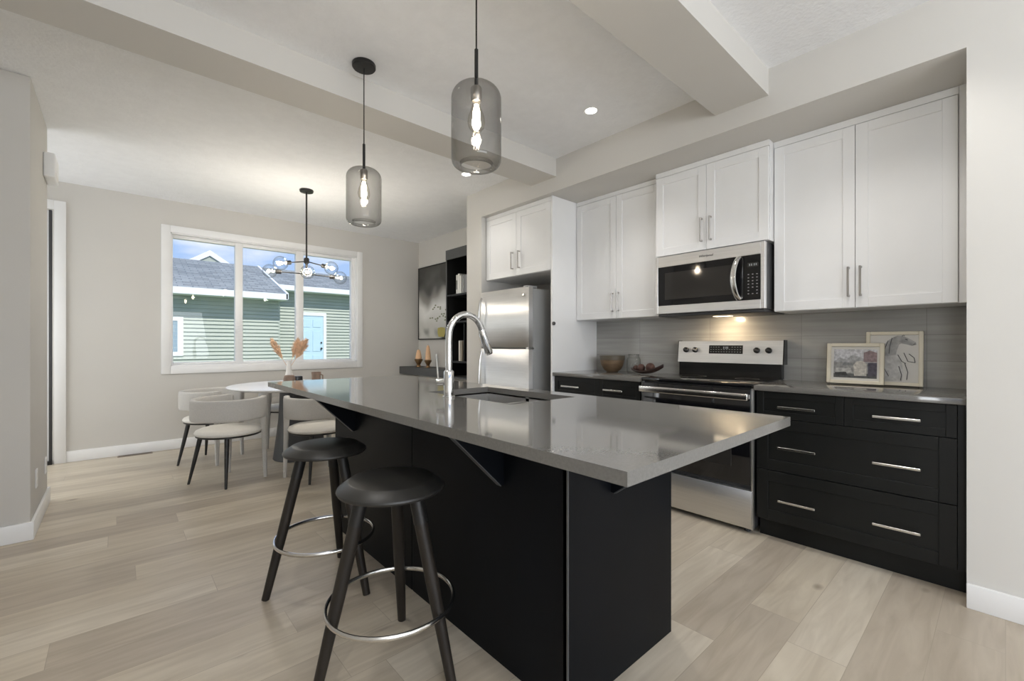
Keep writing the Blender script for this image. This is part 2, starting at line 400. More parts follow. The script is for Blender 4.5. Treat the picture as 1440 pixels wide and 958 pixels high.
# ------------------------------------------------------------------ window
win = thing('window_1', 'wide three-light white window in the dining wall', 'window', (1.485, Y_B, WZ0)); win['kind'] = 'structure'
c = MB()
c.box(.354, WX0, Y_B - .02, Y_B, .833, 2.475, .003); c.box(WX1, 2.614, Y_B - .02, Y_B, .833, 2.475, .003)
c.box(WX0, WX1, Y_B - .02, Y_B, WZ1, 2.475, .003); c.box(WX0, WX1, Y_B - .02, Y_B, .833, WZ0, .003)
struct('casing', c, TRIMW, win)
c = MB()
c.box(WX0, WX0 + .012, Y_B - .0, Y_B + .15, WZ0, WZ1); c.box(WX1 - .012, WX1, Y_B, Y_B + .15, WZ0, WZ1)
c.box(WX0, WX1, Y_B, Y_B + .15, WZ0 - .0, WZ0 + .012); c.box(WX0, WX1, Y_B, Y_B + .15, WZ1 - .012, WZ1)
struct('jamb', c, TRIMW, win)
ya, yb = Y_B + .05, Y_B + .12
c = MB()
for x0, x1 in ((WX0 + .012, .462), (1.060, 1.140), (1.745, 1.838), (2.478, WX1 - .012)): c.box(x0, x1, ya, yb, WZ0 + .012, WZ1 - .012, .004)
for x0, x1 in ((.462, 1.060), (1.140, 1.745), (1.838, 2.478)):
    c.box(x0, x1, ya, yb, WZ0 + .012, WZ0 + .038, .004); c.box(x0, x1, ya, yb, WZ1 - .05, WZ1 - .012, .004)
struct('sash_frame', c, TRIMW, win)
for x0, x1 in ((.458, 1.064), (1.136, 1.749), (1.834, 2.482)):
    struct('pane', MB().box(x0, x1, Y_B + .08, Y_B + .086, WZ0 + .034, WZ1 - .046), PANE, win, 0)

# ------------------------------------------------------------------ patio door at the far left
dr = thing('door_1', 'white door in the dining wall behind the left wall', 'door', (-.95, Y_B, 0)); dr['kind'] = 'structure'
c = MB(); c.box(-.457, -.375, Y_B - .022, Y_B + .0, 0, 2.555, .003); c.box(-1.515, -.457, Y_B - .022, Y_B, 2.47, 2.555, .003); c.box(-1.515, -1.42, Y_B - .022, Y_B, 0, 2.47, .003)
struct('door_casing', c, TRIMW, dr)
c = MB(); c.box(DX0, DX1 - .02, Y_B + .035, Y_B + .08, .03, DZ1); struct('door_slab', c, TRIMW, dr)
c = MB(); c.box(DX1 - .024, DX1 - .004, Y_B + .0, Y_B + .10, .0, DZ1, .001); struct('weather_strip', c, DARKPL, dr)
c = MB(); c.box(DX0, DX1, Y_B - .03, Y_B + .12, .0, .03); struct('sill', c, BLACKM, dr)

# ------------------------------------------------------------------ kitchen tile splashback
struct('wall_backsplash', MB().box(X_B - .012, X_B, YK0, 2.662, .914, 1.40), TILEM)

# ================================================================== kitchen cabinets (all face -X)
def shaker(mb, x, y0, y1, z0, z1, fw=.058, t=.02, rec=.007):
    mb.box(x + rec, x + t, y0 + .002, y1 - .002, z0 + .002, z1 - .002)
    if z1 - z0 < .2: return_fw = min(fw, .04)
    f = fw if z1 - z0 > .2 else .038
    for a in ((y0, y0 + f, z0, z1), (y1 - f, y1, z0, z1), (y0 + f, y1 - f, z0, z0 + f), (y0 + f, y1 - f, z1 - f, z1)):
        mb.box(x, x + t, a[0], a[1], a[2], a[3], .0015, 1)
    return mb
def bar_v(x, y, z0, z1):
    m = MB(); m.box(x - .034, x - .024, y - .005, y + .005, z0, z1, .002, 1)
    for z in (z0 + .006, z1 - .006): m.box(x - .026, x, y - .005, y + .005, z - .005, z + .005)
    return m
def bar_h(x, y0, y1, z):
    m = MB(); m.box(x - .036, x - .026, y0, y1, z - .0065, z + .0065, .002, 1)
    for y in (y0 + .012, y1 - .012): m.box(x - .028, x, y - .005, y + .005, z - .005, z + .005)
    return m

def upper(name, label, x, y0, y1, z0, z1, split, handles, hz, top=HDR, back=X_B):
    r = thing(name, label, 'cabinet', ((x + back) / 2, (y0 + y1) / 2, z0), group=None)
    c = MB(); c.box(x + .022, back, y0, y1, z0, z1 + .004)
    c.box(x + .004, back, y0, y1, z1 + .004, top - .002)             # filler up to the header
    obj('carcass', c, CABW, r)
    for (a, bb), hy in zip(((y0 + .003, split - .0015), (split + .0015, y1 - .003)), handles):
        d = obj('door', shaker(MB(), x, a, bb, z0 + .002, z1), CABW, r)
        obj('handle', bar_v(x, hy, hz[0], hz[1]), NICKEL, d)
    return r
upper('wall_cabinet', 'wide white two-door wall cabinet right of the microwave, above the picture frames', 3.18, .158, 1.005, 1.372, 2.430, .580, (.553, .609), (1.437, 1.610), back=X_B - .0)
upper('wall_cabinet', 'short white two-door wall cabinet directly above the microwave', 3.10, 1.007, 1.802, 1.830, 2.432, 1.410, (1.375, 1.440), (1.890, 2.058))
upper('wall_cabinet', 'tall white two-door wall cabinet between the microwave and the fridge panel', 3.18, 1.804, 2.658, 1.382, 2.434, 2.222, (2.193, 2.254), (1.441, 1.603))
upper('wall_cabinet', 'white two-door cabinet over the top of the fridge', 2.857, 2.684, 3.598, 1.820, 2.432, 3.135, (3.085, 3.181), (1.886, 2.052))
p = tag(obj('filler_strip', MB().box(3.184, X_B - .013, YK0, .157, 1.372, HDR - .001), CABW), 'narrow white filler strip between the rightmost wall cabinet and the wall', 'filler')
r = thing('fridge_side_panel', 'tall white panel standing between the fridge and the counter', 'panel', (3.17, 2.672, 0))
obj('panel', MB().box(2.857, X_B, 2.662, 2.682, 0, HDR - .001, .001, 1), CABW, r)
obj('door_bumper', MB().lathe([(0, 0), (.016, 0), (.016, .014), (.010, .02), (0, .02)], (2.868, 2.662, 1.345), 16, (0, -1, 0)), DARKPL, r)

# base cabinets
def base(name, label, y0, y1):
    r = thing(name, label, 'cabinet', (3.19, (y0 + y1) / 2, 0))
    c = MB(); c.box(2.902, X_B - .001, y0, y1, .115, .883); obj('carcass', c, CABB, r)
    obj('toe_kick', MB().box(2.95, 2.965, y0, y1, 0, .115), CABB, r)
    return r
r = base('base_cabinet', 'black drawer cabinet right of the range with six bar handles', .120, 1.008)
XF = 2.880
obj('end_filler', MB().box(XF + .006, XF + .022, .121, .146, .118, .883), CABB, r)
for y0, y1, z0, z1, hs in ((.575, 1.003, .727, .880, ((.697, .882),)), (.148, .572, .727, .880, ((.269, .451),)),
                           (.148, 1.003, .418, .722, ((.695, .880, ), (.269, .451))), (.148, 1.003, .119, .413, ((.697, .880), (.269, .451)))):
    hz = .795 if z0 > .7 else (.560 if z0 > .4 else .252)
    d = obj('drawer', shaker(MB(), XF, y0, y1, z0, z1, .062), CABB, r)
    for a, bb in hs: obj('handle', bar_h(XF, a, bb, hz), STEELH, d)
r = base('base_cabinet', 'black base cabinet between the range and the fridge, mostly behind the island', 1.795, 2.660)
for y0, y1, hs in ((1.800, 2.176, (1.936, 2.115)), (2.180, 2.655, (2.358, 2.554))):
    d = obj('drawer', shaker(MB(), XF, y0, y1, .727, .880), CABB, r); obj('handle', bar_h(XF, hs[0], hs[1], .802), STEELH, d)
for y0, y1, hy in ((1.800, 2.226, 2.19), (2.230, 2.655, 2.27)):
    d = obj('door', shaker(MB(), XF, y0, y1, .119, .722, .062), CABB, r); obj('handle', bar_v(XF, hy, .53, .69), STEELH, d)
tag(obj('countertop', MB().box(2.855, X_B - .013, .118, 1.012, .884, .914, .003), QUARTZ), 'grey quartz worktop right of the range, under the picture frames', 'countertop')
tag(obj('countertop', MB().box(2.855, X_B - .013, 1.792, 2.661, .884, .914, .003), QUARTZ), 'grey quartz worktop left of the range, under the wooden bowl', 'countertop')

# ------------------------------------------------------------------ refrigerator
FX, FY0, FY1, FZ = 2.745, 2.858, 3.558, 1.683
r = thing('refrigerator', 'stainless top-freezer fridge in the white cabinet niche', 'fridge', (3.1, 3.2, 0))
obj('body', MB().box(FX + .072, 3.42, FY0 + .004, FY1 - .004, .03, FZ - .012, .006), FRIDGESIDE, r)
obj('feet', MB().box(FX + .10, 3.40, FY0 + .03, FY1 - .03, 0, .03), DARKPL, r)
for z0, z1, nm in ((1.130, FZ, 'freezer_door'), (.07, 1.117, 'fridge_door')):
    d = MB()
    # gently bowed door front
    n = 14; rings = []
    for zz in (z0, z0 + .006, z1 - .006, z1):
        ins = .004 if zz in (z0, z1) else 0
        pts = [Vector((FX + .066, FY0 + ins, zz))]
        for k in range(n + 1):
            t = k / n; y = FY0 + ins + (FY1 - FY0 - 2 * ins) * t
            e = .006 * (1 - (2 * t - 1) ** 4) ; cx = FX + .012 - e * .9 + ins
            pts.append(Vector((cx, y, zz)))
        pts.append(Vector((FX + .066, FY1 - ins, zz)))
        rings.append(d.ring(pts))
    d.skin(rings); o = obj(nm, d, STEEL, r, 40)
    hz = ((z0 + .04, z1 - .06) if z0 > 1 else (z1 - .78, z1 - .03))
    h = MB(); pts = []
    for k in range(13):
        t = k / 12; zz = hz[0] + (hz[1] - hz[0]) * t
        pts.append((FX - .012 - .035 * math.sin(PI * t) ** .6, FY1 - .045, zz))
    h.tube(pts, .013, 10, True, .7); obj('handle', h, STEELH, o)
obj('hinge_cover', MB().box(FX + .01, FX + .13, FY0 + .01, FY0 + .07, FZ - .008, FZ + .012, .004), FRIDGESIDE, r)
obj('hinge', MB().box(FX + .006, FX + .075, FY0 - .002, FY0 + .03, 1.117, 1.130), STEELH, r)
obj('badge', MB().box(FX - .003, FX + .004, FY0 + .045, FY0 + .075, 1.598, 1.622, .002, 1), NICKEL, r)

# ------------------------------------------------------------------ range
RY0, RY1 = 1.022, 1.782
r = thing('range', 'freestanding stainless electric range with black glass top', 'stove', (3.17, 1.40, 0))
obj('body', MB().box(2.895, 3.478, RY0 + .004, RY1 - .004, .03, .895), DARKPL, r)
for yy in (RY0 + .05, RY1 - .05):
    for xx in (2.93, 3.42): obj('foot', MB().cyl((xx, yy, 0), (xx, yy, .03), .018), DARKPL, r)
obj('side_trim', MB().box(2.872, 2.90, RY0, RY0 + .008, .03, .89), STEEL, r)
obj('side_trim', MB().box(2.872, 2.90, RY1 - .008, RY1, .03, .89), STEEL, r)
ct = obj('cooktop', MB().box(2.868, 3.43, RY0, RY1, .893, .920, .004), BLACKGL, r)
for cx, cy, cr_ in ((3.02, 1.20, .105), (3.02, 1.60, .085), (3.27, 1.20, .075), (3.27, 1.60, .105)):
    obj('burner_ring', MB().torus((cx, cy, .9200), cr_, .0015, 48, 6, .15), DARKPL, ct)
dn = obj('oven_door', MB().box(2.858, 2.894, RY0 + .009, RY1 - .009, .300, .885, .004), BLACKGL, r)
h = MB(); h.box(2.812, 2.832, RY0 + .010, RY1 - .010, .820, .862, .006, 3)
for yy in (RY0 + .028, RY1 - .028): h.box(2.828, 2.860, yy - .017, yy + .017, .826, .856, .003, 1)
obj('handle', h, STEELH, dn)
obj('oven_window', MB().box(2.8565, 2.860, RY0 + .12, RY1 - .12, .40, .70, .001, 1), OVENGL, dn)
obj('storage_drawer', MB().box(2.862, 2.894, RY0 + .003, RY1 - .003, .035, .268, .004), STEEL, r)
g = MB(); g.prism([(3.425, .918), (3.480, .918), (3.480, 1.022), (3.425, 1.022)], RY0 + .012, RY1 - .004, 'y'); obj('backguard', g, BLACKE, r, 20)
g = MB(); g.prism([(3.408, 1.020), (3.482, 1.020), (3.482, 1.186), (3.428, 1.186)], RY0, RY1, 'y'); cp = obj('control_panel', g, STEEL, r, 20)
for ya_, yb_ in ((RY0 - .008, RY0), (RY1, RY1 + .004)):
    g = MB(); g.prism([(3.409, 1.018), (3.484, 1.018), (3.484, 1.19), (3.430, 1.19)], ya_, yb_, 'y'); obj('end_cap', g, BLACKE, cp, 20)
nrm = Vector((-1, 0, .12)).normalized()
def panel_x(z): return 3.408 + (z - 1.020) / .166 * .020
for yy in (1.715, 1.640, 1.188, 1.110):
    z = 1.116; k = MB(); c0 = Vector((panel_x(z), yy, z))
    k.lathe([(0, 0), (.021, 0), (.020, .016), (.016, .02), (0, .02)], c0, 24, nrm)
    o = obj('knob', k, BLACKE, cp)
    gr = MB(); gr.box(-.004, .004, -.018, .018, -.006, .006, .002, 1)
    for v in gr.bm.verts: v.co = Matrix.Translation(c0 + nrm * .022) @ Matrix.Rotation(.35, 4, 'X') @ v.co
    obj('knob_grip', gr, KEYS if yy < 1.65 and yy > 1.2 else DARKPL, o)
dsp = MB(); dsp.box(-.002, .002, -.124, .124, -.032, .032, .001, 1)
RT = Matrix.Translation((panel_x(1.121), 1.409, 1.121)) @ Matrix.Rotation(.12, 4, 'Y')
for v in dsp.bm.verts: v.co = RT @ v.co
dsp = obj('display', dsp, DISPM, cp)
mk = MB()
for row, zz in ((0, .018), (1, .0), (2, -.018)):
    for k in range(12):
        yy = -.108 + k * .0196
        if row == 0 and 4 <= k <= 7: continue
        mk.box(-.0028, -.0018, yy - .0045, yy + .0045, zz - .002, zz + .002)
for k, yy in enumerate((.012, -.004, -.016)): mk.box(-.0028, -.0018, yy - .004, yy + .004, .006, .022)
for v in mk.bm.verts: v.co = RT @ v.co
obj('display_marks', mk, DIGIT, dsp, 0)

# ------------------------------------------------------------------ microwave
MX, MY0, MY1, MZ0, MZ1 = 3.070, 1.020, 1.785, 1.390, 1.820
r = thing('microwave', 'stainless over-the-range microwave with black glass door and curved handle', 'microwave', (3.28, 1.40, MZ0))
obj('body', MB().box(MX + .03, X_B - .013, MY0 + .002, MY1 - .002, MZ0, MZ1, .003), DARKPL, r)
def frame_x(mb, x0, x1, y0, y1, z0, z1, a, bt, tp, c2):
    mb.box(x0, x1, y0, y0 + a, z0, z1, .002, 1); mb.box(x0, x1, y1 - c2, y1, z0, z1, .002, 1)
    mb.box(x0, x1, y0 + a, y1 - c2, z0, z0 + bt, .002, 1); mb.box(x0, x1, y0 + a, y1 - c2, z1 - tp, z1, .002, 1)
    return mb
fr = obj('front_frame', frame_x(MB(), MX, MX + .032, MY0, MY1, MZ0, MZ1, .026, .060, .078, .020), STEEL, r)
gl = obj('door_glass', MB().box(MX + .003, MX + .03, 1.150, MY1 - .020, MZ0 + .06, MZ1 - .078), BLACKGL, r)
obj('door_window', MB().box(MX + .0015, MX + .004, 1.215, MY1 - .075, MZ0 + .105, MZ1 - .125, .0004, 1), OVENGL, gl)
kp = obj('keypad', MB().box(MX + .003, MX + .03, MY0 + .026, 1.148, MZ0 + .06, MZ1 - .078), BLACKGL, r)
k = MB()
for row in range(7):
    for c_ in range(3):
        yy = 1.068 + c_ * .026; zz = 1.490 + row * .021
        if row == 1 and c_ == 1: continue
        k.box(MX + .0018, MX + .0035, yy - .004, yy + .004, zz - .0025, zz + .0025)
obj('key_legend', k, KEYS, kp, 0)
obj('clock', MB().box(MX + .0015, MX + .0035, 1.058, 1.126, 1.664, 1.692), OVENGL, kp)
k = MB()
for yy in (1.072, 1.084, 1.100, 1.112): k.box(MX + .0005, MX + .0018, yy - .003, yy + .003, 1.671, 1.685)
obj('clock_digits', k, DIGIT, kp, 0)
h = MB(); pts = []
for i in range(17):
    t = i / 16; zz = 1.458 + (1.735 - 1.458) * t; s_ = math.sin(PI * t) ** .7
    pts.append((MX - .004 - .046 * s_, 1.178 + .020 * s_, zz))
h.tube(pts, .011, 14, True, 2.0); obj('handle', h, STEELH, r)
obj('door_seam', MB().box(MX - .0005, MX + .004, 1.1475, 1.1495, MZ1 - .078, MZ1), DARKPL, fr)
vb = obj('vent_bottom', MB().box(MX + .02, X_B - .02, MY0 + .01, MY1 - .01, MZ0 - .022, MZ0, .006), DARKPL, r)
obj('cooktop_lamp', MB().box(3.30, 3.36, 1.33, 1.45, MZ0 - .0245, MZ0 - .0215), COOKLT, vb)
tx = D.curves.new('brand_script', 'FONT'); tx.body = 'Whirlpool'; tx.size = .024; tx.extrude = .0006; tx.align_x = 'CENTER'; tx.shear = .25
tx.materials.append(DARKPL)
to = D.objects.new('brand_script', tx); COL.objects.link(to); to.parent = fr
to.matrix_parent_inverse = Matrix.Identity(4)
to.matrix_basis = Matrix.Translation((MX - .0008, 1.400, 1.774)) @ Matrix(((0, 0, -1, 0), (-1, 0, 0, 0), (0, 1, 0, 0), (0, 0, 0, 1)))
to.matrix_parent_inverse = world_of(fr).inverted()
bpy.context.view_layer.update()
me_ = D.meshes.new_from_object(to.evaluated_get(bpy.context.evaluated_depsgraph_get()))
tm = D.objects.new('brand_script', me_); COL.objects.link(tm); tm.parent = fr
tm.matrix_parent_inverse = to.matrix_parent_inverse.copy(); tm.matrix_basis = to.matrix_basis.copy()
D.objects.remove(to); tm.name = 'brand_script'
obj('brand_swoosh', MB().torus((0, 0, 0), 1, .02, 40, 6), DARKPL, fr)
sw = fr.children[-1]
for v in sw.data.vertices:
    x, y, z = v.co; v.co = Vector((MX - .0006 + z * .02, 1.400 + x * .046, 1.782 + y * .013 + x * .004))
sp = D.lights.new('cooktop_light', 'AREA'); sp.size = .06; sp.energy = 1.5; sp.color = (1, .76, .48)
so = D.objects.new('cooktop_light', sp); COL.objects.link(so); so.location = (3.33, 1.39, MZ0 - .03); so.rotation_euler = (0, math.radians(-14), 0)

# ================================================================== kitchen island
IX0, IX1, IY0, IY1 = .733, 1.700, .486, 3.214
BX0, BX1, BY0, BY1 = 1.036, 1.668, .900, 2.850
r = thing('kitchen_island', 'long blue-black island base with triangular brackets under the grey worktop', 'island', ((BX0 + BX1) / 2, 1.87, 0))
obj('carcass', MB().box(BX0 + .02, BX1 - .02, BY0 + .02, BY1 - .02, 0, .62), CABI, r)
obj('top_rail', MB().box(BX0 + .02, BX0 + .06, BY0 + .02, BY1 - .02, .62, .883), CABI, r)
obj('side_panel', MB().box(BX0, BX0 + .02, BY0 + .0015, 1.860, 0, .8835, .001, 1), CABI, r)
obj('side_panel', MB().box(BX0, BX0 + .02, 1.868, BY1 - .02, 0, .8835, .001, 1), CABI, r)
obj('seam_strip', MB().box(BX0 + .003, BX0 + .02, 1.859, 1.869, 0, .8835), BLACKM, r)
obj('end_panel', MB().box(BX0 + .0, BX1, BY0, BY0 + .02, 0, .8835, .001, 1), CABI, r)
obj('edge_band', MB().box(BX0 - .001, BX0 + .003, BY0 - .001, BY0 + .005, 0, .8835), EDGE, r)
obj('end_panel', MB().box(BX0, BX1, BY1 - .02, BY1, 0, .8835, .001, 1), CABI, r)
obj('kitchen_side_panel', MB().box(BX1 - .02, BX1, BY0 + .02, BY1 - .02, .1, .8835), CABI, r)
for yc in (1.215, 2.545):
    g = MB(); g.prism([(BX0, .883), (BX0 - .235, .883), (BX0 - .235, .872), (BX0 - .012, .655), (BX0, .655)], yc - .012, yc + .012, 'y')
    o = obj('bracket', g, CABI, r, 10)
    g = MB(); g.prism([(BX0 - .2365, .8725), (BX0 - .2365, .869), (BX0 - .0125, .651), (BX0 - .0125, .655)], yc - .0125, yc + .0125, 'y')
    obj('bracket_edge', g, EDGE, o, 10)
g = MB(); g.prism([(BY0, .883), (BY0 - .30, .883), (BY0 - .30, .868), (BY0 - .012, .655), (BY0, .655)], 1.258, 1.282, 'x')
o = obj('bracket', g, CABI, r, 10)
g = MB(); g.prism([(BY0 - .3015, .8685), (BY0 - .3015, .865), (BY0 - .0125, .651), (BY0 - .0125, .655)], 1.2575, 1.2825, 'x'); obj('bracket_edge', g, EDGE, o, 10)
# worktop with the sink cut-out
SX0, SX1, SY0, SY1 = 1.200, 1.600, 1.345, 2.000
g = MB()
for a in ((IX0, SX0, IY0, IY1), (SX1, IX1, IY0, IY1), (SX0, SX1, IY0, SY0), (SX0, SX1, SY1, IY1)):
    g.box(a[0], a[1], a[2], a[3], .884, .914)
bmesh.ops.remove_doubles(g.bm, verts=g.bm.verts[:], dist=.0005)
bad = [f for f in g.bm.faces if len(f.verts) == 4 and abs(f.normal.z) < .1 and any(
    f is not f2 and (f.calc_center_median() - f2.calc_center_median()).length < 1e-4 for f2 in g.bm.faces)]
bmesh.ops.delete(g.bm, geom=bad, context='FACES')
tag(obj('island_countertop', g, QUARTZ, None, 20), 'long glossy grey quartz worktop on the island, with the sink cut-out', 'countertop')
# undermount double sink
r = thing('kitchen_sink', 'stainless double sink set under the island worktop', 'sink', (1.40, 1.67, .69))
rim = MB(); rim.box(SX0 - .02, SX1 + .02, SY0 - .02, SY0, .876, .8835); rim.box(SX0 - .02, SX1 + .02, SY1, SY1 + .02, .876, .8835)
rim.box(SX0 - .02, SX0, SY0, SY1, .876, .8835); rim.box(SX1, SX1 + .02, SY0, SY1, .876, .8835); rim.box(SX0, SX1, 1.655, 1.685, .83, .862, .006)
obj('rim', rim, STEEL, r)
for y0, y1 in ((SY0, 1.657), (1.683, SY1)):
    bw = MB(); t_ = .004
    bw.box(SX0, SX1, y0, y1, .69, .694); bw.box(SX0 - t_, SX0, y0, y1, .69, .8835); bw.box(SX1, SX1 + t_, y0, y1, .69, .8835)
    bw.box(SX0, SX1, y0 - t_, y0, .69, .8835 if y0 == SY0 else .862); bw.box(SX0, SX1, y1, y1 + t_, .69, .8835 if y1 == SY1 else .862)
    o = obj('bowl', bw, STEEL, r)
    obj('drain', MB().lathe([(0, 0), (.04, 0), (.044, .003), (.03, .004), (0, .003)], (1.40, (y0 + y1) / 2, .694), 24), CHROME, o)
# pull-down faucet
FXX, FYY = 1.146, 1.722
r = thing('faucet', 'tall chrome gooseneck pull-down faucet on the island', 'faucet', (FXX, FYY, .914))
obj('base_ring', MB().lathe([(0, 0), (.029, 0), (.029, .006), (.025, .009), (0, .009)], (FXX, FYY, .914), 28), CHROME, r)
obj('body', MB().lathe([(0, .009), (.0235, .009), (.0235, .118), (.022, .122), (.0165, .126), (0, .126)], (FXX, FYY, .914), 28), CHROME, r)
pts = [(FXX, FYY, 1.04), (FXX, FYY, 1.12), (FXX, FYY, 1.19)]
for k in range(1, 15):
    a = PI - PI * .90 * k / 14
    pts.append((FXX + .097 + .097 * math.cos(a), FYY - .006 * k / 14, 1.195 + .108 * math.sin(a)))
obj('spout', MB().tube(pts, .0155, 18), CHROME, r)
e0 = Vector(pts[-1]); dirv = (Vector(pts[-1]) - Vector(pts[-2])).normalized()
obj('spray_head', MB().tube([e0 - dirv * .004, e0 + dirv * .004, e0 + dirv * .05, e0 + dirv * .115, e0 + dirv * .122], [.016, .0172, .0185, .0195, .017], 18), CHROME, r)
obj('spray_tip', MB().tube([e0 + dirv * .121, e0 + dirv * .126], [.0155, .015], 18), DARKPL, r)
o = obj('handle_hub', MB().tube([(FXX - .010, FYY + .016, .985), (FXX - .034, FYY + .045, .985)], [.0165, .0165], 18), CHROME, r)
obj('lever', MB().tube([(FXX - .030, FYY + .040, .990), (FXX - .033, FYY + .045, 1.05), (FXX - .036, FYY + .049, 1.115)], [.006, .005, .0045], 10), CHROME, o)

# ================================================================== bar stools
def make_stool(label):
    r = thing('bar_stool', label, 'stool')
    st = MB(); st.lathe([(0, .676), (.146, .676), (.151, .6745), (.180, .655), (.187, .649), (.189, .643), (.185, .636), (.165, .632), (0, .632)], (0, 0, 0), 56)
    obj('seat', st, STOOLS, r, 20)
    for k in range(3):
        a = math.radians(54 + 120 * k)
        tp = Vector((.105 * math.cos(a), .105 * math.sin(a), .634)); ft = Vector((.258 * math.cos(a), .258 * math.sin(a), 0))
        q = tp.lerp(ft, .16)
        lg = obj('leg', MB().tube([q, tp.lerp(ft, .5), ft], [.0232, .0225, .0165], 16), STOOLW, r)
        obj('leg_socket', MB().tube([tp, q], [.0238, .0245], 16), BLACKM, lg)
    zr = .235; rr = .105 + (.258 - .105) * (1 - zr / .634)
    obj('foot_ring', MB().torus((0, 0, zr), rr + .021, .0068, 64, 10, 1.35), STEELH, r)
    return r
stool = make_stool('dark round bar stool nearest the camera, in front of the island panel')
stool.location = (.742, 1.487, 0)
dup(stool, (.757, 2.212, 0), 0, 'dark round bar stool behind the nearest one, close to the dining chairs', 'bar stools at the island')
stool['group'] = 'bar stools at the island'

# ================================================================== pendants over the island
def make_pendant(label):
    r = thing('pendant_light', label, 'pendant lamp')
    obj('canopy', MB().lathe([(0, 0), (.062, 0), (.064, -.004), (.064, -.020), (.060, -.025), (.008, -.026), (0, -.026)], (0, 0, 0), 36), BLACKM, r)
    obj('cord', MB().cyl((0, 0, -.026), (0, 0, -.475), .0032, None, 8), BLACKM, r)
    obj('stem', MB().cyl((0, 0, -.455), (0, 0, -.600), .0075, None, 14), BLACKM, r)
    R_ = .096; z1 = -.597; z0 = -.910
    sh = MB(); pr = [(.010, z1)]
    for k in range(9):
        a = PI / 2 * k / 8; pr.append((R_ - .052 + .052 * math.sin(a), z1 - .052 + .052 * math.cos(a)))
    pr += [(R_, z1 - .12), (R_, z1 - .20), (R_, z0 + .034)]
    for k in range(1, 7):
        a = PI / 2 * k / 6; pr.append((R_ - .030 + .030 * math.cos(a), z0 + .032 - .032 * math.sin(a)))
    pr += [(.060, z0 + .003), (.058, z0 + .012), (.064, z0 + .018)]
    sh.lathe(pr, (0, 0, 0), 56, close=False); 
    # leave both mouths of the shade open
    for f in [f for f in sh.bm.faces if len(f.verts) > 8]: sh.bm.faces.remove(f)
    obj('glass_shade', sh, SMOKE, r, 60)
    so_ = obj('socket', MB().lathe([(0, -.598), (.018, -.600), (.021, -.606), (.021, -.650), (.018, -.656), (0, -.656)], (0, 0, 0), 24), NICKEL, r)
    bl = MB(); bl.lathe([(.014, -.654), (.015, -.668), (.022, -.690), (.0315, -.715), (.034, -.735), (.030, -.755), (.018, -.769), (0, -.774)], (0, 0, 0), 28)
    for f in [f for f in bl.bm.faces if len(f.verts) > 8]: bl.bm.faces.remove(f)
    bo = obj('bulb', bl, BULBG, r, 60)
    fm = MB()
    for k in range(6):
        a = 2 * PI * k / 6; fm.tube([(.006 * math.cos(a), .006 * math.sin(a), -.668), (.013 * math.cos(a), .013 * math.sin(a), -.700), (.010 * math.cos(a), .010 * math.sin(a), -.752)], .0022, 6)
    obj('filament', fm, FILAM, bo)
    return r
def lamp_light(loc, e, r_=.02, c_=(1, .93, .84)):
    l = D.lights.new('bulb_light', 'POINT'); l.energy = e; l.shadow_soft_size = r_; l.color = c_
    o = D.objects.new('bulb_light', l); COL.objects.link(o); o.location = loc
pen = make_pendant('smoked glass pendant lamp nearest the camera, over the sink end of the island')
pen.location = (1.030, 1.358, Z_C - .0); pen['group'] = 'pendant lamps over the island'
lamp_light((1.030, 1.358, Z_C - .72), 2.5); lamp_light((1.042, 2.425, Z_C - .72), 2.5)
dup(pen, (1.042, 2.425, Z_C), 0, 'smoked glass pendant lamp farther from the camera, with its ceiling canopy in view', 'pendant lamps over the island')

# ================================================================== recessed ceiling lights
def downlight(x, y, label, e):
    r = thing('recessed_light', label, 'ceiling light', (x, y, Z_C), group='recessed ceiling lights')
    tr_ = MB(); tr_.lathe([(.036, -.001), (.050, -.004), (.054, -.002), (.054, 0), (.036, 0)], (x, y, Z_C), 32, close=True); obj('trim_ring', tr_, TRIMW, r)
    obj('lens', MB().lathe([(0, -.003), (.037, -.002), (.037, 0), (0, 0)], (x, y, Z_C), 28), LEDW, r)
    l = D.lights.new('downlight', 'SPOT'); l.energy = e; l.spot_size = math.radians(115); l.spot_blend = .6; l.shadow_soft_size = .04; l.color = (1, .97, .93)
    o = D.objects.new('downlight', l); COL.objects.link(o); o.location = (x, y, Z_C - .012)
downlight(2.402, 1.880, 'lit recessed light in the kitchen ceiling between the two beams', 22)
downlight(2.430, 3.360, 'lit recessed light just past the far beam, peeking beside the near pendant', 9)
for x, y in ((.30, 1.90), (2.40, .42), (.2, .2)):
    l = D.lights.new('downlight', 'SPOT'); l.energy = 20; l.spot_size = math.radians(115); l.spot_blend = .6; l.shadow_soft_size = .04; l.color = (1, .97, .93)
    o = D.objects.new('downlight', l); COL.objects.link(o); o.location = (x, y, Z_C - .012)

# ================================================================== dining set
TX, TY = 1.41, 4.87
r = thing('dining_table', 'round white dining table on a dark pedestal under the chandelier', 'table', (TX, TY, 0))
obj('tabletop', MB().lathe([(0, .722), (.60, .722), (.640, .734), (.648, .742), (.646, .748), (.638, .750), (0, .750)], (TX, TY, 0), 72), TABLEW, r)
obj('pedestal', MB().lathe([(0, 0), (.245, 0), (.25, .006), (.245, .03), (.20, .40), (.185, .70), (.20, .7215), (0, .7215)], (TX, TY, 0), 48), PEDEST, r)

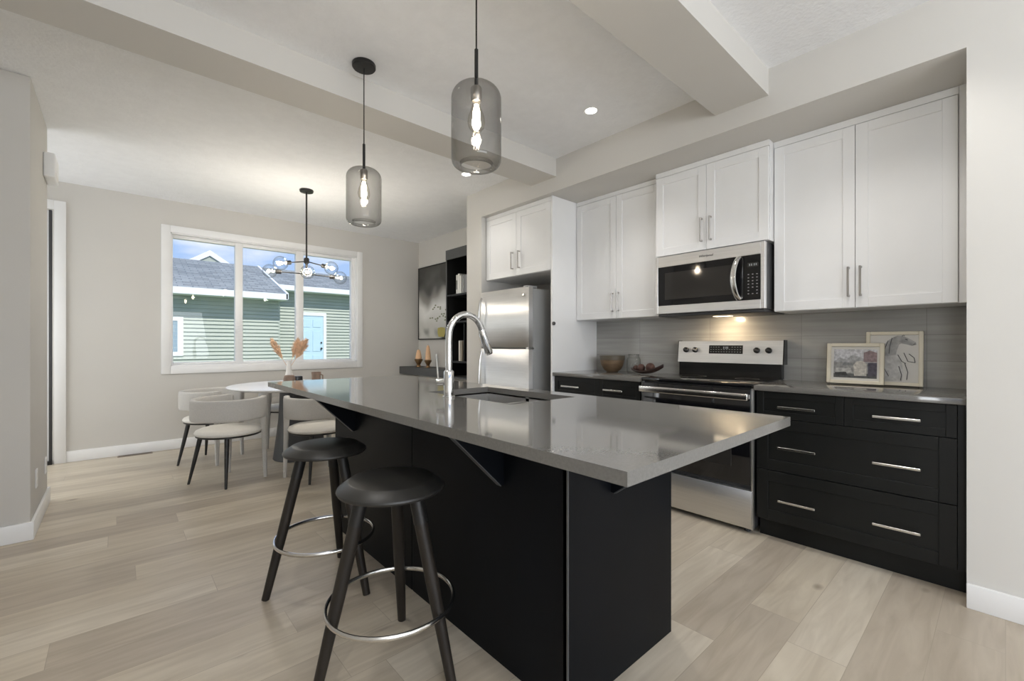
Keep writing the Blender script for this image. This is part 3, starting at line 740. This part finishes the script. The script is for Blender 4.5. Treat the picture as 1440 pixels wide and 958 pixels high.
def make_chair(label):
    """local frame: the sitter faces +X"""
    r = thing('dining_chair', label, 'chair', group='dining chairs round the white table')
    s = MB(); s.lathe([(0, .460), (.15, .459), (.212, .453), (.240, .441), (.250, .425), (.246, .411), (.236, .405), (0, .405)], (0, 0, 0), 48)
    obj('seat', s, SEATFB, r)
    obj('seat_base', MB().lathe([(0, .390), (.232, .390), (.240, .394), (.240, .4045), (0, .4045)], (0, 0, 0), 48), CHAIRLEG, r)
    A = math.radians(133); n = 48; rings = []
    for k in range(n + 1):
        th = -A + 2 * A * k / n
        d_ = Vector((-math.cos(th), -math.sin(th), 0)); sec = []
        e = max(0.0, (abs(th) - math.radians(112)) / math.radians(21))
        zb = .528; zt = .705 + .006 * (abs(th) / A) ** 2
        ro, ri = .280, .232; m_ = 20; cz = (zb + zt) / 2; hz_ = (zt - zb) / 2; cr_ = (ro + ri) / 2; hr = (ro - ri) / 2
        for j in range(m_):
            b_ = 2 * PI * j / m_; cb, sb = math.cos(b_), math.sin(b_)
            sec.append(d_ * (cr_ + hr * math.copysign(abs(cb) ** .45, cb)) + Vector((0, 0, cz + hz_ * math.copysign(abs(sb) ** .28, sb))))
        rings.append([r_ for r_ in sec])
    bnd = MB(); bnd.skin([bnd.ring(q) for q in rings]); obj('backrest', bnd, FABRIC, r, 50)
    for sg in (-1, 1):      # upholstered front legs growing out of the ends of the band
        th = sg * A * .965; d_ = Vector((-math.cos(th), -math.sin(th), 0)); tg = Vector((-d_.y, d_.x, 0))
        lg = MB(); rr = []
        for z, hw, ht, off in ((.712, .018, .012, .257), (.708, .034, .022, .257), (.68, .038, .025, .257), (.56, .038, .025, .257), (.49, .030, .022, .258), (.42, .026, .020, .260), (.2, .020, .017, .266), (.0, .0145, .013, .272)):
            q = []
            for j in range(16):
                b_ = 2 * PI * j / 16; cb, sb = math.cos(b_), math.sin(b_)
                q.append(d_ * (off + ht * math.copysign(abs(cb) ** .6, cb)) + tg * (hw * math.copysign(abs(sb) ** .6, sb)) + Vector((0, 0, z)))
            rr.append(lg.ring(q))
        lg.skin(rr); obj('front_leg', lg, FABRIC, r, 50)
    for sg in (-1, 1):
        a = PI + sg * math.radians(46); d_ = Vector((math.cos(a), math.sin(a), 0))
        obj('rear_leg', MB().tube([d_ * .205 + Vector((0, 0, .391)), d_ * .245 + Vector((0, 0, .2)), d_ * .288], [.0185, .0155, .0095], 14), CHAIRLEG, r)
    return r
def aim(x, y): return math.atan2(TY - y, TX - x)
ch = make_chair('cream dining chair nearest the left of the picture front, its curved back towards the camera')
ch.location = (.715, 4.43, 0); ch.rotation_euler = (0, 0, math.radians(30))
ch['label'] = 'cream barrel-back dining chair standing clear in front of the table, farthest from the island'
dup(ch, (.715, 5.30, 0), math.radians(-39), 'cream barrel-back dining chair on the window side, partly behind the front chair')
dup(ch, (1.335, 4.075, 0), math.radians(104), 'cream barrel-back dining chair closest to the island, cut off by its corner')
dup(ch, (1.47, 5.62, 0), math.radians(-96), 'cream dining chair on the far side of the table, below the window')

# things on the dining table
tz = .750
r = thing('bud_vase', 'slim white vase on the dining table holding tan pampas grass', 'vase', (1.285, 4.80, tz))
obj('vase_body', MB().lathe([(0, 0), (.032, 0), (.038, .01), (.036, .10), (.026, .15), (.022, .22), (.025, .245), (.020, .245), (.018, .22), (.02, .15), (0, .14)], (1.285, 4.80, tz), 28), VASEW, r)
r = thing('dried_pampas_grass', 'two tan pampas plumes fanned out in the white vase', 'dried grass', (1.285, 4.80, tz + .20))
def plume(base, tip, bend, n_, wid, seed):
    rnd = random.Random(seed); base = Vector(base); tip = Vector(tip)
    st = MB(); st.tube([base, base.lerp(tip, .5) + Vector(bend), tip], .0022, 6); obj('stem', st, PAMPAS, r)
    pl = MB(); ax = (tip - base).normalized()
    for i in range(n_):
        t = .42 + .6 * rnd.random(); p0 = base.lerp(tip, t) + Vector(bend) * (1 - abs(2 * t - 1))
        side = Vector((rnd.gauss(0, 1), rnd.gauss(0, 1), rnd.gauss(0, 1))); side -= ax * side.dot(ax); side.normalize()
        q = wid * math.sin(PI * min(1, max(0, (t - .36) / .72))) * (0.5 + .6 * rnd.random())
        pl.tube([p0, p0 + ax * .018 + side * q * .6, p0 + ax * .05 + side * q], [.0032, .0036, .0008], 5)
    obj('plume', pl, PAMPAS, r)
RV = Vector((math.cos(YAW), -math.sin(YAW), 0))
b0 = Vector((1.285, 4.80, tz + .16))
plume(b0, b0 + RV * -.155 + Vector((0, 0, .27)), (0, 0, -.012), 170, .042, 1)
plume(b0, b0 + RV * .165 + Vector((0, .02, .265)), (0, 0, -.008), 230, .055, 2)
plume(b0, b0 + RV * .10 + Vector((0, .05, .27)), (0, 0, 0), 150, .045, 3)
r = tag(obj('round_pot', MB().lathe([(0, 0), (.036, 0), (.050, .03), (.052, .075), (.044, .108), (.036, .112), (.034, .10), (.03, .02), (0, .02)], (1.235, 4.60, tz), 28), POTB), 'small brown clay pot in front of the white vase on the dining table', 'pot')
tag(obj('candle_box', MB().box(1.290, 1.350, 4.575, 4.635, tz, tz + .10, .006), BLACKE), 'small black square candle box beside the brown pot on the dining table', 'candle box')
r = thing('ceramic_mug', 'brown clay mug standing alone on the right of the dining table', 'mug', (1.49, 4.62, tz))
obj('cup', MB().lathe([(0, 0), (.034, 0), (.040, .01), (.042, .10), (.046, .132), (.042, .132), (.038, .10), (.034, .02), (0, .015)], (1.49, 4.62, tz), 28), POTB, r)
obj('mug_handle', MB().tube([(1.49 + .041 * RV.x, 4.62 + .041 * RV.y, tz + .11), (1.49 + .066 * RV.x, 4.62 + .066 * RV.y, tz + .10), (1.49 + .066 * RV.x, 4.62 + .066 * RV.y, tz + .06), (1.49 + .040 * RV.x, 4.62 + .040 * RV.y, tz + .045)], .006, 8), POTB, r)

# chandelier
CX, CY = 1.452, 4.80
r = thing('chandelier', 'black rod chandelier with clear glass globes above the dining table', 'chandelier', (CX, CY, Z_C))
FV = Vector((math.sin(YAW), math.cos(YAW), 0))
obj('canopy', MB().lathe([(0, 0), (.066, 0), (.068, -.006), (.064, -.022), (.012, -.024), (0, -.024)], (CX, CY, Z_C), 32), BLACKM, r)
obj('rod', MB().cyl((CX, CY, Z_C - .02), (CX, CY, 2.05), .0085, None, 12), BLACKM, r)
obj('hub', MB().lathe([(0, .03), (.020, .03), (.026, .02), (.026, -.02), (.016, -.03), (.011, -.04), (.011, -.155), (0, -.155)], (CX, CY, 2.02), 24), BLACKM, r)
O = Vector((CX, CY, 0)); FV = O.normalized(); RC = Vector((FV.y, -FV.x, 0))
for dx, df, z0, z1, lit in ((-.235, 0, 1.885, 1.890, 1), (.225, -.02, 1.885, 1.868, 1), (-.150, -.10, 2.015, 1.975, 1), (.150, -.10, 2.015, 1.965, 1), (.005, -.12, 1.90, 1.885, 1)):
    e_ = O + RC * dx + FV * df + Vector((0, 0, z1)); s0 = O + Vector((0, 0, z0)); dv = (e_ - s0).normalized()
    am = obj('arm', MB().cyl(s0, e_, .0055, None, 10), BLACKM, r)
    obj('socket', MB().tube([e_ - dv * .005, e_ + dv * .045], [.021, .021], 18), BLACKM, am)
    gc = e_ + dv * .098
    gl_ = MB(); pr = []
    for k in range(3, 25):
        a = PI * k / 24; pr.append((.068 * math.sin(a), -.068 * math.cos(a)))
    gl_.lathe(pr, gc, 32, dv)
    for f in [f for f in gl_.bm.faces if len(f.verts) > 8]: gl_.bm.faces.remove(f)
    obj('globe', gl_, CLEARG, am, 60)
    bb_ = obj('bulb', MB().lathe([(.011, 0), (.013, .015), (.024, .045), (.026, .058), (.020, .074), (0, .082)], e_ + dv * .042, 20, dv), BULBG, am, 60)
    lamp_light(e_ + dv * .085, 7.0)
    am_f = obj('filament', MB().cyl(e_ + dv * .055, e_ + dv * .105, .005, .007, 10), FILAM, am)

# ================================================================== dining-wall media unit
UX = 3.19
r = thing('shelf_tower', 'charcoal open shelf tower with books on the dining wall', 'shelving', (3.36, 4.43, .725))
y0, y1, z0, z1 = 4.00, 4.86, .725, 2.378
for ya_, yb_ in ((y1 - .02, y1), (y0, y0 + .02)): obj('side_panel', MB().box(UX + .003, X_D - .001, ya_, yb_, z0, z1, .001, 1), UNITB, r); obj('front_trim', MB().box(UX, UX + .003, ya_, yb_, z0, z1), UNITG, r)
obj('top_panel', MB().box(UX, X_D - .001, y0 + .02, y1 - .02, z1 - .03, z1), UNITG, r); obj('bottom_panel', MB().box(UX, X_D - .001, y0 + .02, y1 - .02, z0, z0 + .02), UNITG, r)
obj('top_fascia', MB().box(UX - .004, UX + .016, y0, y1, 2.254, z1), UNITG, r)
obj('back_panel', MB().box(X_D - .014, X_D - .001, y0 + .02, y1 - .02, z0 + .02, z1 - .03), UNITB, r)
for zs in (1.80, 1.455, .948): obj('shelf', MB().box(UX + .004, X_D - .014, y0 + .02, y1 - .02, zs - .022, zs), UNITB, r)
obj('divider', MB().box(UX + .05, X_D - .014, 4.52, 4.535, .948, 1.433), UNITB, r)
def book(y, x, z, w_, d_, h_, c_, label, title=None):
    r_ = thing('book', label, 'book', (x, y, z), group=None)
    obj('cover', MB().box(x, x + d_, y, y + w_, z, z + h_, .002, 1), mat('book_cover', c_, .6), r_)
    obj('pages', MB().box(x + .004, x + d_ + .001, y + .003, y + w_ - .003, z + .003, z + h_ + .0005), PAPER, r_)
    if title: obj('spine_title', MB().box(x - .0012, x + .002, y + w_ * .25, y + w_ * .75, z + h_ * .25, z + h_ * .72), mat('spine_title', title, .6), r_)
book(4.675, 3.245, 1.80, .034, .17, .250, (.78, .77, .74), 'white book with a dark spine block on the upper shelf, leftmost', (.03, .03, .03))
book(4.636, 3.245, 1.80, .032, .17, .262, (.82, .81, .79), 'white book second from the left on the upper shelf')
book(4.588, 3.240, 1.80, .034, .18, .235, (.74, .73, .71), 'thin off-white book third from the left on the upper shelf')
book(4.535, 3.245, 1.80, .046, .18, .235, (.30, .30, .30), 'grey book fourth from the left on the upper shelf')
book(4.470, 3.245, 1.80, .060, .18, .235, (.24, .24, .25), 'thick dark grey book at the right end of the upper shelf row')
book(4.608, 3.235, .948, .030, .18, .260, (.72, .68, .62), 'pale beige book at the left of the lower shelf')
book(4.560, 3.235, .948, .044, .18, .255, (.30, .26, .20), 'olive brown book beside the pale one on the lower shelf')
tag(obj('floating_shelf', MB().box(UX, X_D - .001, 4.862, Y_B - .016, .718, .826, .002, 1), UNITG), 'long charcoal floating shelf under the wall picture, carrying the candles', 'shelf')
# candles in cone holders
def candle(x, y, z, hh, ch_, rr, lab, pos):
    h = tag(obj('candle_holder', MB().lathe([(0, 0), (rr * .62, 0), (rr * .60, .012), (rr * .42, .03), (rr * .55, .05), (rr * 1.0, hh * .86), (rr * .98, hh), (rr * .66, hh), (rr * .62, hh - .012), (0, hh - .012)], (x, y, z), 28), BRONZE), 'bronze cone candle holder ' + lab, 'candle holder', 'candle holders on the floating shelf')
    t = thing('candle', 'peach tapered candle ' + pos, 'candle', (x, y, z + hh - .011), group='peach candles')
    obj('wax', MB().lathe([(0, 0), (rr * .54, 0), (rr * .58, .013), (rr * .80, .020), (rr * .66, ch_ * .5), (rr * .40, ch_ * .92), (rr * .22, ch_), (0, ch_)], (x, y, z + hh - .011), 24), CANDLE, t)
    obj('wick', MB().cyl((x, y, z + hh - .011 + ch_ - .002), (x, y, z + hh + ch_ + .004), .0015, None, 6), DARKPL, t)
candle(3.34, 5.82, .826, .115, .150, .060, 'holding the shorter candle', 'shorter of the two, nearest the corner')
candle(3.34, 5.555, .826, .105, .225, .052, 'holding the taller candle', 'taller of the two, nearest the shelf tower')
# framed picture
def art_mat():
    m, t, b = new_mat('abstract_grey_print'); L = t.links.new
    tcn = N(t, 'ShaderNodeTexCoord'); sp_ = N(t, 'ShaderNodeSeparateXYZ'); L(tcn.outputs['Generated'], sp_.inputs[0])
    wv = N(t, 'ShaderNodeTexWave'); wv.inputs['Scale'].default_value = 1.6; wv.inputs['Distortion'].default_value = 5; wv.inputs['Detail'].default_value = 2
    mp_ = N(t, 'ShaderNodeMapping'); mp_.inputs['Rotation'].default_value = (.6, 0, 0); L(tcn.outputs['Generated'], mp_.inputs[0]); L(mp_.outputs[0], wv.inputs['Vector'])
    a = N(t, 'ShaderNodeMath', operation='MULTIPLY_ADD'); a.inputs[1].default_value = .35; L(wv.outputs['Fac'], a.inputs[0]); L(sp_.outputs['Z'], a.inputs[2])
    rp = N(t, 'ShaderNodeValToRGB'); e = rp.color_ramp.elements
    e[0].position = .05; e[0].color = (.07, .075, .065, 1); e[1].position = 1.15 if False else 1.0; e[1].color = (.055, .055, .05, 1)
    for p_, c_ in ((.16, (.55, .55, .52, 1)), (.45, (.78, .78, .76, 1)), (.68, (.30, .29, .27, 1)), (.85, (.10, .10, .095, 1))):
        q = rp.color_ramp.elements.new(p_); q.color = c_
    L(a.outputs[0], rp.inputs[0]); L(rp.outputs[0], b.inputs['Base Color']); b.inputs['Roughness'].default_value = .05
    return m
r = thing('framed_picture', 'tall dark-framed grey picture on the dining wall above the candles', 'picture', (3.50, 5.55, 1.25))
PY0, PY1, PZ0, PZ1 = 4.95, 6.10, 1.232, 2.340
obj('picture_frame', frame_x(MB(), 3.490, X_D - .001, PY0, PY1, PZ0, PZ1, .016, .016, .016, .016), BLACKM, r)
a_ = obj('print', MB().box(3.498, 3.515, PY0 + .015, PY1 - .015, PZ0 + .015, PZ1 - .015), art_mat(), r)
# painted potted plant in the lower right of the print
g = MB(); g.lathe([(0, 0), (.07, 0), (.10, .05), (.095, .13), (0, .14)], (0, 0, 0), 24)
for v in g.bm.verts: v.co = Vector((3.4972 + v.co.x * .004, 5.45 + v.co.y, 1.27 + v.co.z))
obj('painted_pot', g, mat('ochre_paint', (.42, .36, .10), .4), a_)
g = MB(); rnd = random.Random(5)
for k in range(26):
    an = rnd.uniform(-1.2, 1.2); ln = rnd.uniform(.12, .36); g.sphere((3.4974, 5.45 + math.sin(an) * ln, 1.42 + math.cos(an) * ln), .02, 10, (.06, 1.2, .6))
obj('painted_leaves', g, mat('grey_green_paint', (.20, .22, .14), .4), a_)

# ================================================================== things on the counters
tag(obj('wooden_bowl', MB().lathe([(0, 0), (.050, 0), (.075, .018), (.098, .060), (.108, .100), (.110, .142), (.103, .142), (.100, .10), (.088, .06), (.06, .025), (0, .02)], (3.355, 2.385, .914), 40), WOODB), 'brown wooden bowl on the counter beside the fridge panel', 'bowl')
bb_ = [o for o in D.objects if o.name == 'wooden_bowl'][0]
obj('painted_rim', MB().lathe([(.1085, .105), (.1112, .108), (.1125, .144), (.102, .144), (.1015, .13), (.109, .13)], (3.355, 2.385, .914), 40, close=True), WOODBR, bb_)
r = thing('glass_jar', 'empty clear glass jar between the wooden bowl and the leaf dish', 'jar', (3.30, 2.125, .914))
jg = MB(); jg.lathe([(0, .002), (.052, .002), (.058, .010), (.058, .115), (.052, .128), (.044, .134), (.044, .158)], (3.30, 2.125, .914), 36)
for f in [f for f in jg.bm.faces if len(f.verts) > 8 and f.calc_center_median().z > 1.0]: jg.bm.faces.remove(f)
obj('jar_glass', jg, CLEARG, r, 60)
obj('jar_rim', MB().torus((3.30, 2.125, 1.072), .0445, .003, 36, 8), CLEARG, r)
# leaf-shaped dish
def leaf_dish():
    m = MB(); n = 22; top = []; bot = []
    for i in range(n + 1):
        t = i / n; hw = .070 * math.sin(PI * min(1, t * .97 + .02)) ** .7 * (1 - .35 * t) + .002
        zc = .016 + .040 * abs(2 * t - .8) ** 2
        y = 2.075 - .285 * t; rowt, rowb = [], []
        for j in range(9):
            s_ = j / 8 * 2 - 1; z = .914 + zc + .020 * s_ * s_ - .010
            rowt.append((3.195 + hw * s_, y, z + .008)); rowb.append((3.195 + hw * s_, y, max(.9142, z)))
        top.append(rowt); bot.append(rowb)
    rings = [m.ring(tr_ + list(reversed(br_))) for tr_, br_ in zip(top, bot)]
    m.skin(rings); return m
tag(obj('leaf_dish', leaf_dish(), WOODD), 'dark brown leaf-shaped dish on the counter left of the range', 'dish')
for (x, y, rr, lb) in ((3.195, 1.905, .038, 'larger dark rusty ball in the leaf dish, on the right'), (3.19, 1.985, .032, 'reddish ball in the middle of the leaf dish'), (3.20, 2.038, .026, 'smallest reddish ball in the leaf dish, beside the jar')):
    m = MB(); m.sphere((x, y, .938 + rr * .92), rr, 18)
    for v in m.bm.verts:
        d_ = v.co - Vector((x, y, .938 + rr * .92)); v.co += d_ * .06 * math.sin(d_.x * 400) * math.sin(d_.y * 380 + 1) * math.sin(d_.z * 390 + 2)
    tag(obj('decorative_ball', m, RUST), lb, 'ball', 'rusty balls in the leaf dish')

def lean(x0, yc, z0, tilt):          # frame local: u along -Y (to the right), v up, w out of the wall (-X)
    return Matrix.Translation((x0, yc, z0)) @ Matrix.Rotation(tilt, 4, 'Y') @ Matrix(((0, 0, -1, 0), (-1, 0, 0, 0), (0, 1, 0, 0), (0, 0, 0, 1)))
def put(mb, M):
    for v in mb.bm.verts: v.co = M @ v.co
    return mb
def frame_uv(w_, h_, f_, t_):
    m = MB()
    for a in ((-w_ / 2, -w_ / 2 + f_, 0, h_), (w_ / 2 - f_, w_ / 2, 0, h_), (-w_ / 2 + f_, w_ / 2 - f_, 0, f_), (-w_ / 2 + f_, w_ / 2 - f_, h_ - f_, h_)):
        m.box(a[0], a[1], a[2], a[3], 0, t_, .0025, 1)
    return m
def flat(poly, w0, w1):
    m = MB(); m.prism(poly, w0, w1, 'z'); return m
INK = lambda v, a=0, b_=0: mat('print_ink', (v, v + a, v + b_), .7, var=.25, scale=30)
# larger frame: ink horse study
M2 = lean(3.452, .445, .9145, .085)
r = thing('picture_frame', 'pale wood frame with a grey horse sketch, leaning behind the smaller one', 'picture frame', (3.452, .445, .9145))
fw_, fh_ = .262, .322
obj('moulding', put(frame_uv(fw_, fh_, .020, .022), M2), FRAMEW, r)
pr = obj('print', put(MB().box(-fw_ / 2 + .018, fw_ / 2 - .018, .018, fh_ - .018, .002, .008), M2), PAPER, r)
def blob(pts, v, z_=.0082):
    m = MB(); rg = [m.bm.verts.new((u, w_, z_)) for u, w_ in pts]; rg2 = [m.bm.verts.new((u, w_, z_ + .0006)) for u, w_ in pts]
    n = len(pts)
    for i in range(n): m.bm.faces.new((rg[i], rg[(i + 1) % n], rg2[(i + 1) % n], rg2[i]))
    m.bm.faces.new(rg2); return put(m, M2)
sc = lambda L_: [((x - 50) / 100 * .226, y / 100 * .282 + .02) for x, y in L_]
obj('horse_body', blob(sc([(6, 2), (4, 40), (10, 58), (22, 66), (38, 60), (50, 62), (60, 58), (66, 40), (70, 20), (66, 2)]), 0), INK(.60, -.01, -.03), pr)
obj('horse_neck', blob(sc([(14, 58), (26, 76), (40, 90), (52, 96), (62, 92), (60, 80), (56, 68), (54, 58), (36, 55)]), 0, .0089), INK(.42, -.005, -.015), pr)
obj('horse_head', blob(sc([(48, 95), (56, 98), (66, 98), (80, 92), (93, 84), (94, 79), (86, 77), (74, 80), (64, 82), (58, 78), (52, 84)]), 0, .0096), INK(.40, -.005, -.015), pr)
st_ = MB()
for L_ in ([(30, 80), (22, 66), (16, 52)], [(38, 88), (32, 72), (28, 58)], [(46, 94), (42, 78), (40, 60)], [(66, 97), (69, 100), (71, 97)], [(72, 91), (75, 90), (77, 89)],
           [(88, 80), (92, 81)], [(70, 62), (78, 44), (92, 42)], [(72, 40), (78, 22), (76, 6)], [(58, 58), (66, 44), (74, 40)], [(60, 34), (66, 16), (64, 4)], [(80, 60), (90, 52), (92, 42)], [(14, 40), (30, 30), (40, 12)]):
    q = sc(L_); st_.tube([(a, b_, .0106) for a, b_ in q], .0018, 5)
obj('pencil_strokes', put(st_, M2), mat('graphite', (.10, .10, .10), .7), pr)
# smaller frame: grey harbour snapshot
M1 = lean(3.408, .624, .9145, .10)
r = thing('picture_frame', 'smaller pale wood frame with a grey harbour photo, leaning in front', 'picture frame', (3.408, .624, .9145))
fw_, fh_ = .285, .252
obj('moulding', put(frame_uv(fw_, fh_, .021, .022), M1), FRAMEW, r)
pr = obj('photo_mat', put(MB().box(-fw_ / 2 + .019, fw_ / 2 - .019, .019, fh_ - .019, .002, .007), M1), PAPER, r)
s1 = lambda L_: [((x - 50) / 100 * .215, (y) / 100 * .178 + .037) for x, y in L_]
def patch(pts, z_):
    m = MB(); m.prism(s1(pts), z_, z_ + .0005, 'z'); return put(m, M1)
for nm, pts, c_, z_ in (('sky', [(0, 55), (0, 100), (100, 100), (100, 55)], (.62, .62, .64), .0072), ('quay', [(0, 0), (0, 55), (100, 55), (100, 0)], (.34, .33, .32), .0072),
                        ('hill', [(0, 56), (14, 70), (30, 64), (44, 80), (60, 74), (72, 66), (72, 54), (0, 54)], (.42, .42, .43), .0079),
                        ('red_house', [(70, 56), (70, 88), (84, 96), (100, 88), (100, 56)], (.30, .22, .23), .0086), ('dark_house', [(80, 8), (80, 54), (100, 54), (100, 8)], (.10, .09, .12), .0086),
                        ('water', [(0, 0), (0, 14), (100, 16), (100, 0)], (.10, .10, .10), .0086), ('tank', [(49, 8), (47, 44), (54, 58), (68, 60), (77, 50), (77, 8)], (.60, .57, .52), .0093),
                        ('boat', [(4, 18), (6, 34), (40, 34), (44, 18)], (.52, .51, .49), .0093), ('boat_hull', [(4, 8), (3, 18), (30, 20), (34, 8)], (.05, .05, .05), .0099),
                        ('awning', [(20, 44), (24, 54), (44, 52), (46, 44)], (.22, .23, .23), .0093)):
    obj('photo_' + nm, patch(pts, z_), mat('photo_' + nm, c_, .5, var=.3, scale=60), pr, 0)

# ================================================================== wall fittings
r = thing('door_chime', 'white plastic chime box high on the left wall', 'chime', (-.385, 4.62, 2.36))
obj('chime_cover', MB().box(-.385, -.325, 4.44, 4.72 - .03, 2.33, 2.50, .010, 3), TRIMW, r)
obj('grille', MB().box(-.3265, -.3235, 4.47, 4.66, 2.345, 2.375, .001, 1), VASEW, r)
def plate(y, z, label):
    r = thing('outlet', label, 'outlet', (-.385, y, z))
    obj('plate', MB().box(-.385, -.379, y - .036, y + .036, z - .058, z + .058, .002, 1), TRIMW, r)
    for dz in (-.022, .022): obj('socket', MB().box(-.3795, -.3775, y - .016, y + .016, z + dz - .014, z + dz + .014, .001, 1), VASEW, r)
plate(4.555, .30, 'white outlet low on the left wall, the one nearer the dining room')
plate(4.09, .312, 'white outlet low on the left wall, the one nearer the camera')
r = thing('floor_vent', 'brown slotted floor vent along the dining baseboard', 'vent', (.14, 6.09, 0))
obj('vent_frame', MB().box(.0, .28, 6.055, 6.13, 0, .004, .001, 1), mat('brown_vent_metal', (.22, .17, .13), .5), r)
sl = MB()
for k in range(18): sl.box(.012 + k * .0143, .020 + k * .0143, 6.068, 6.118, .0035, .0046)
obj('vent_slot', sl, BLACKM, r, 0)

# ================================================================== outside: the neighbouring house
tag(obj('lawn', MB().box(-14, 22, 6.32, 40, -.75, -.6), GRASS), 'strip of lawn between the window and the green house', 'lawn')['kind'] = 'structure'
h = thing('neighbour_house', 'pale green sided house with blue-grey roof seen through the window', 'house', (3, 15, -.6))
def siding(mb, x0, x1, y, z0, z1, lap=.105):
    z = z0
    while z < z1 - .01:
        zt = min(z + lap, z1)
        mb.prism([(y - .012, z), (y + .024, zt), (y + .04, zt), (y + .04, z)], x0, x1, 'x'); z += lap
YA, YBk = 14.45, 15.75
s = MB(); siding(s, -8, 3.60, YA, -.6, 2.45); obj('siding_wall', s, SIDING, h, 0)
s = MB(); siding(s, 3.60, 14, YBk, -.6, 2.95); obj('siding_wall', s, SIDING, h, 0)
obj('return_wall', MB().box(3.57, 3.62, YA, YBk + .03, -.6, 2.5), SIDING, h)
obj('house_body', MB().box(-8, 14, YBk + .05, 20, -.6, 2.5), SIDING, h)
SL = .357
def roof(mb, x0, x1, ye, yr, ze, th=.10):
    zr = ze + SL * (yr - ye)
    mb.prism([(ye, ze), (yr, zr), (yr + 4, zr - SL * 4), (yr + 4, zr - SL * 4 - th), (yr, zr - th), (ye, ze - th)], x0, x1, 'x')
s = MB(); roof(s, -8.5, 3.68, 13.98, 17.55, 2.63); obj('roof', s, ROOFM, h, 0)
s = MB(); roof(s, 3.70, 14.5, 15.35, 17.75, 3.06); obj('roof', s, ROOFM, h, 0)
# gutters, soffits, rake board
obj('fascia', MB().box(-8.5, 3.70, 13.93, 13.98, 2.455, 2.625), EXTW, h)
obj('soffit', MB().box(-8.5, 3.70, 13.98, YA + .02, 2.45, 2.47), EXTW, h)
obj('fascia', MB().box(3.72, 14.5, 15.30, 15.35, 2.90, 3.06), EXTW, h)
obj('soffit', MB().box(3.72, 14.5, 15.35, YBk + .02, 2.89, 2.91), EXTW, h)
s = MB(); zr = 2.63 + SL * 3.57
s.prism([(13.93, 2.47), (13.93, 2.645), (17.55, zr + .03), (17.55, zr - .16)], 3.66, 3.72, 'x'); obj('rake_board', s, EXTW, h, 0)
s = MB(); s.prism([(13.98, 2.47), (17.55, zr - .10), (21, zr - .10 - SL * 3.45)], 3.60, 3.655, 'x'); obj('gable_wall', s, SIDING, h, 0)
# white door with six panels
DXa, DXb, YD = 4.52, 5.30, YBk - .03
d = obj('entry_door', MB().box(DXa, DXb, YD - .01, YD + .03, .15, 2.13), DOORBL, h)
pn = MB()
for a, bq in ((DXa + .09, (DXa + DXb) / 2 - .04), ((DXa + DXb) / 2 + .04, DXb - .09)):
    for c0, c1 in ((.32, .80), (.92, 1.62), (1.74, 2.00)): pn.box(a, bq, YD - .022, YD - .008, c0, c1, .010, 1)
obj('door_panel', pn, DOORBL, d)
obj('door_knob', MB().sphere((DXb - .07, YD - .05, 1.02), .035, 12), DARKPL, d)
obj('deadbolt', MB().sphere((DXb - .07, YD - .03, 1.22), .03, 12), DARKPL, d)
s = MB(); s.box(DXa - .12, DXa, YD - .03, YD + .03, .15, 2.13); s.box(DXb, DXb + .10, YD - .03, YD + .03, .15, 2.13); s.box(DXa - .12, DXb + .10, YD - .03, YD + .03, 2.13, 2.24)
obj('door_trim', s, EXTW, h)
s = MB(); s.box(.0, 1.29, YA - .03, YA + .03, .86, .96); s.box(.0, 1.29, YA - .03, YA + .03, 1.78, 1.88); s.box(1.17, 1.29, YA - .03, YA + .03, .96, 1.78); s.box(.0, .1, YA - .03, YA + .03, .96, 1.78)
hw = obj('house_window', s, EXTW, h); obj('house_window_glass', MB().box(.1, 1.17, YA - .01, YA + .01, .96, 1.78), EXTGL, hw)
# house farther back whose gable shows over the ridge
h2 = thing('distant_house', 'far house whose small gable peeks over the roof ridge', 'house', (3.1, 24.5, -.6))
gx, gy = 3.05, 23.5
obj('gable_wall', MB().prism([(gx - .82, -.6), (gx + .82, -.6), (gx + .82, 4.62), (gx, 5.17), (gx - .82, 4.62)], gy, gy + 4, 'y'), SIDING, h2, 0)
s = MB()
for sg in (-1, 1):
    s.prism([(gx, 5.33), (gx + sg * 1.02, 4.65), (gx + sg * 1.02, 4.43), (gx, 5.08)], gy - .06, gy + 4.2, 'y')
obj('roof', s, EXTW, h2, 0)
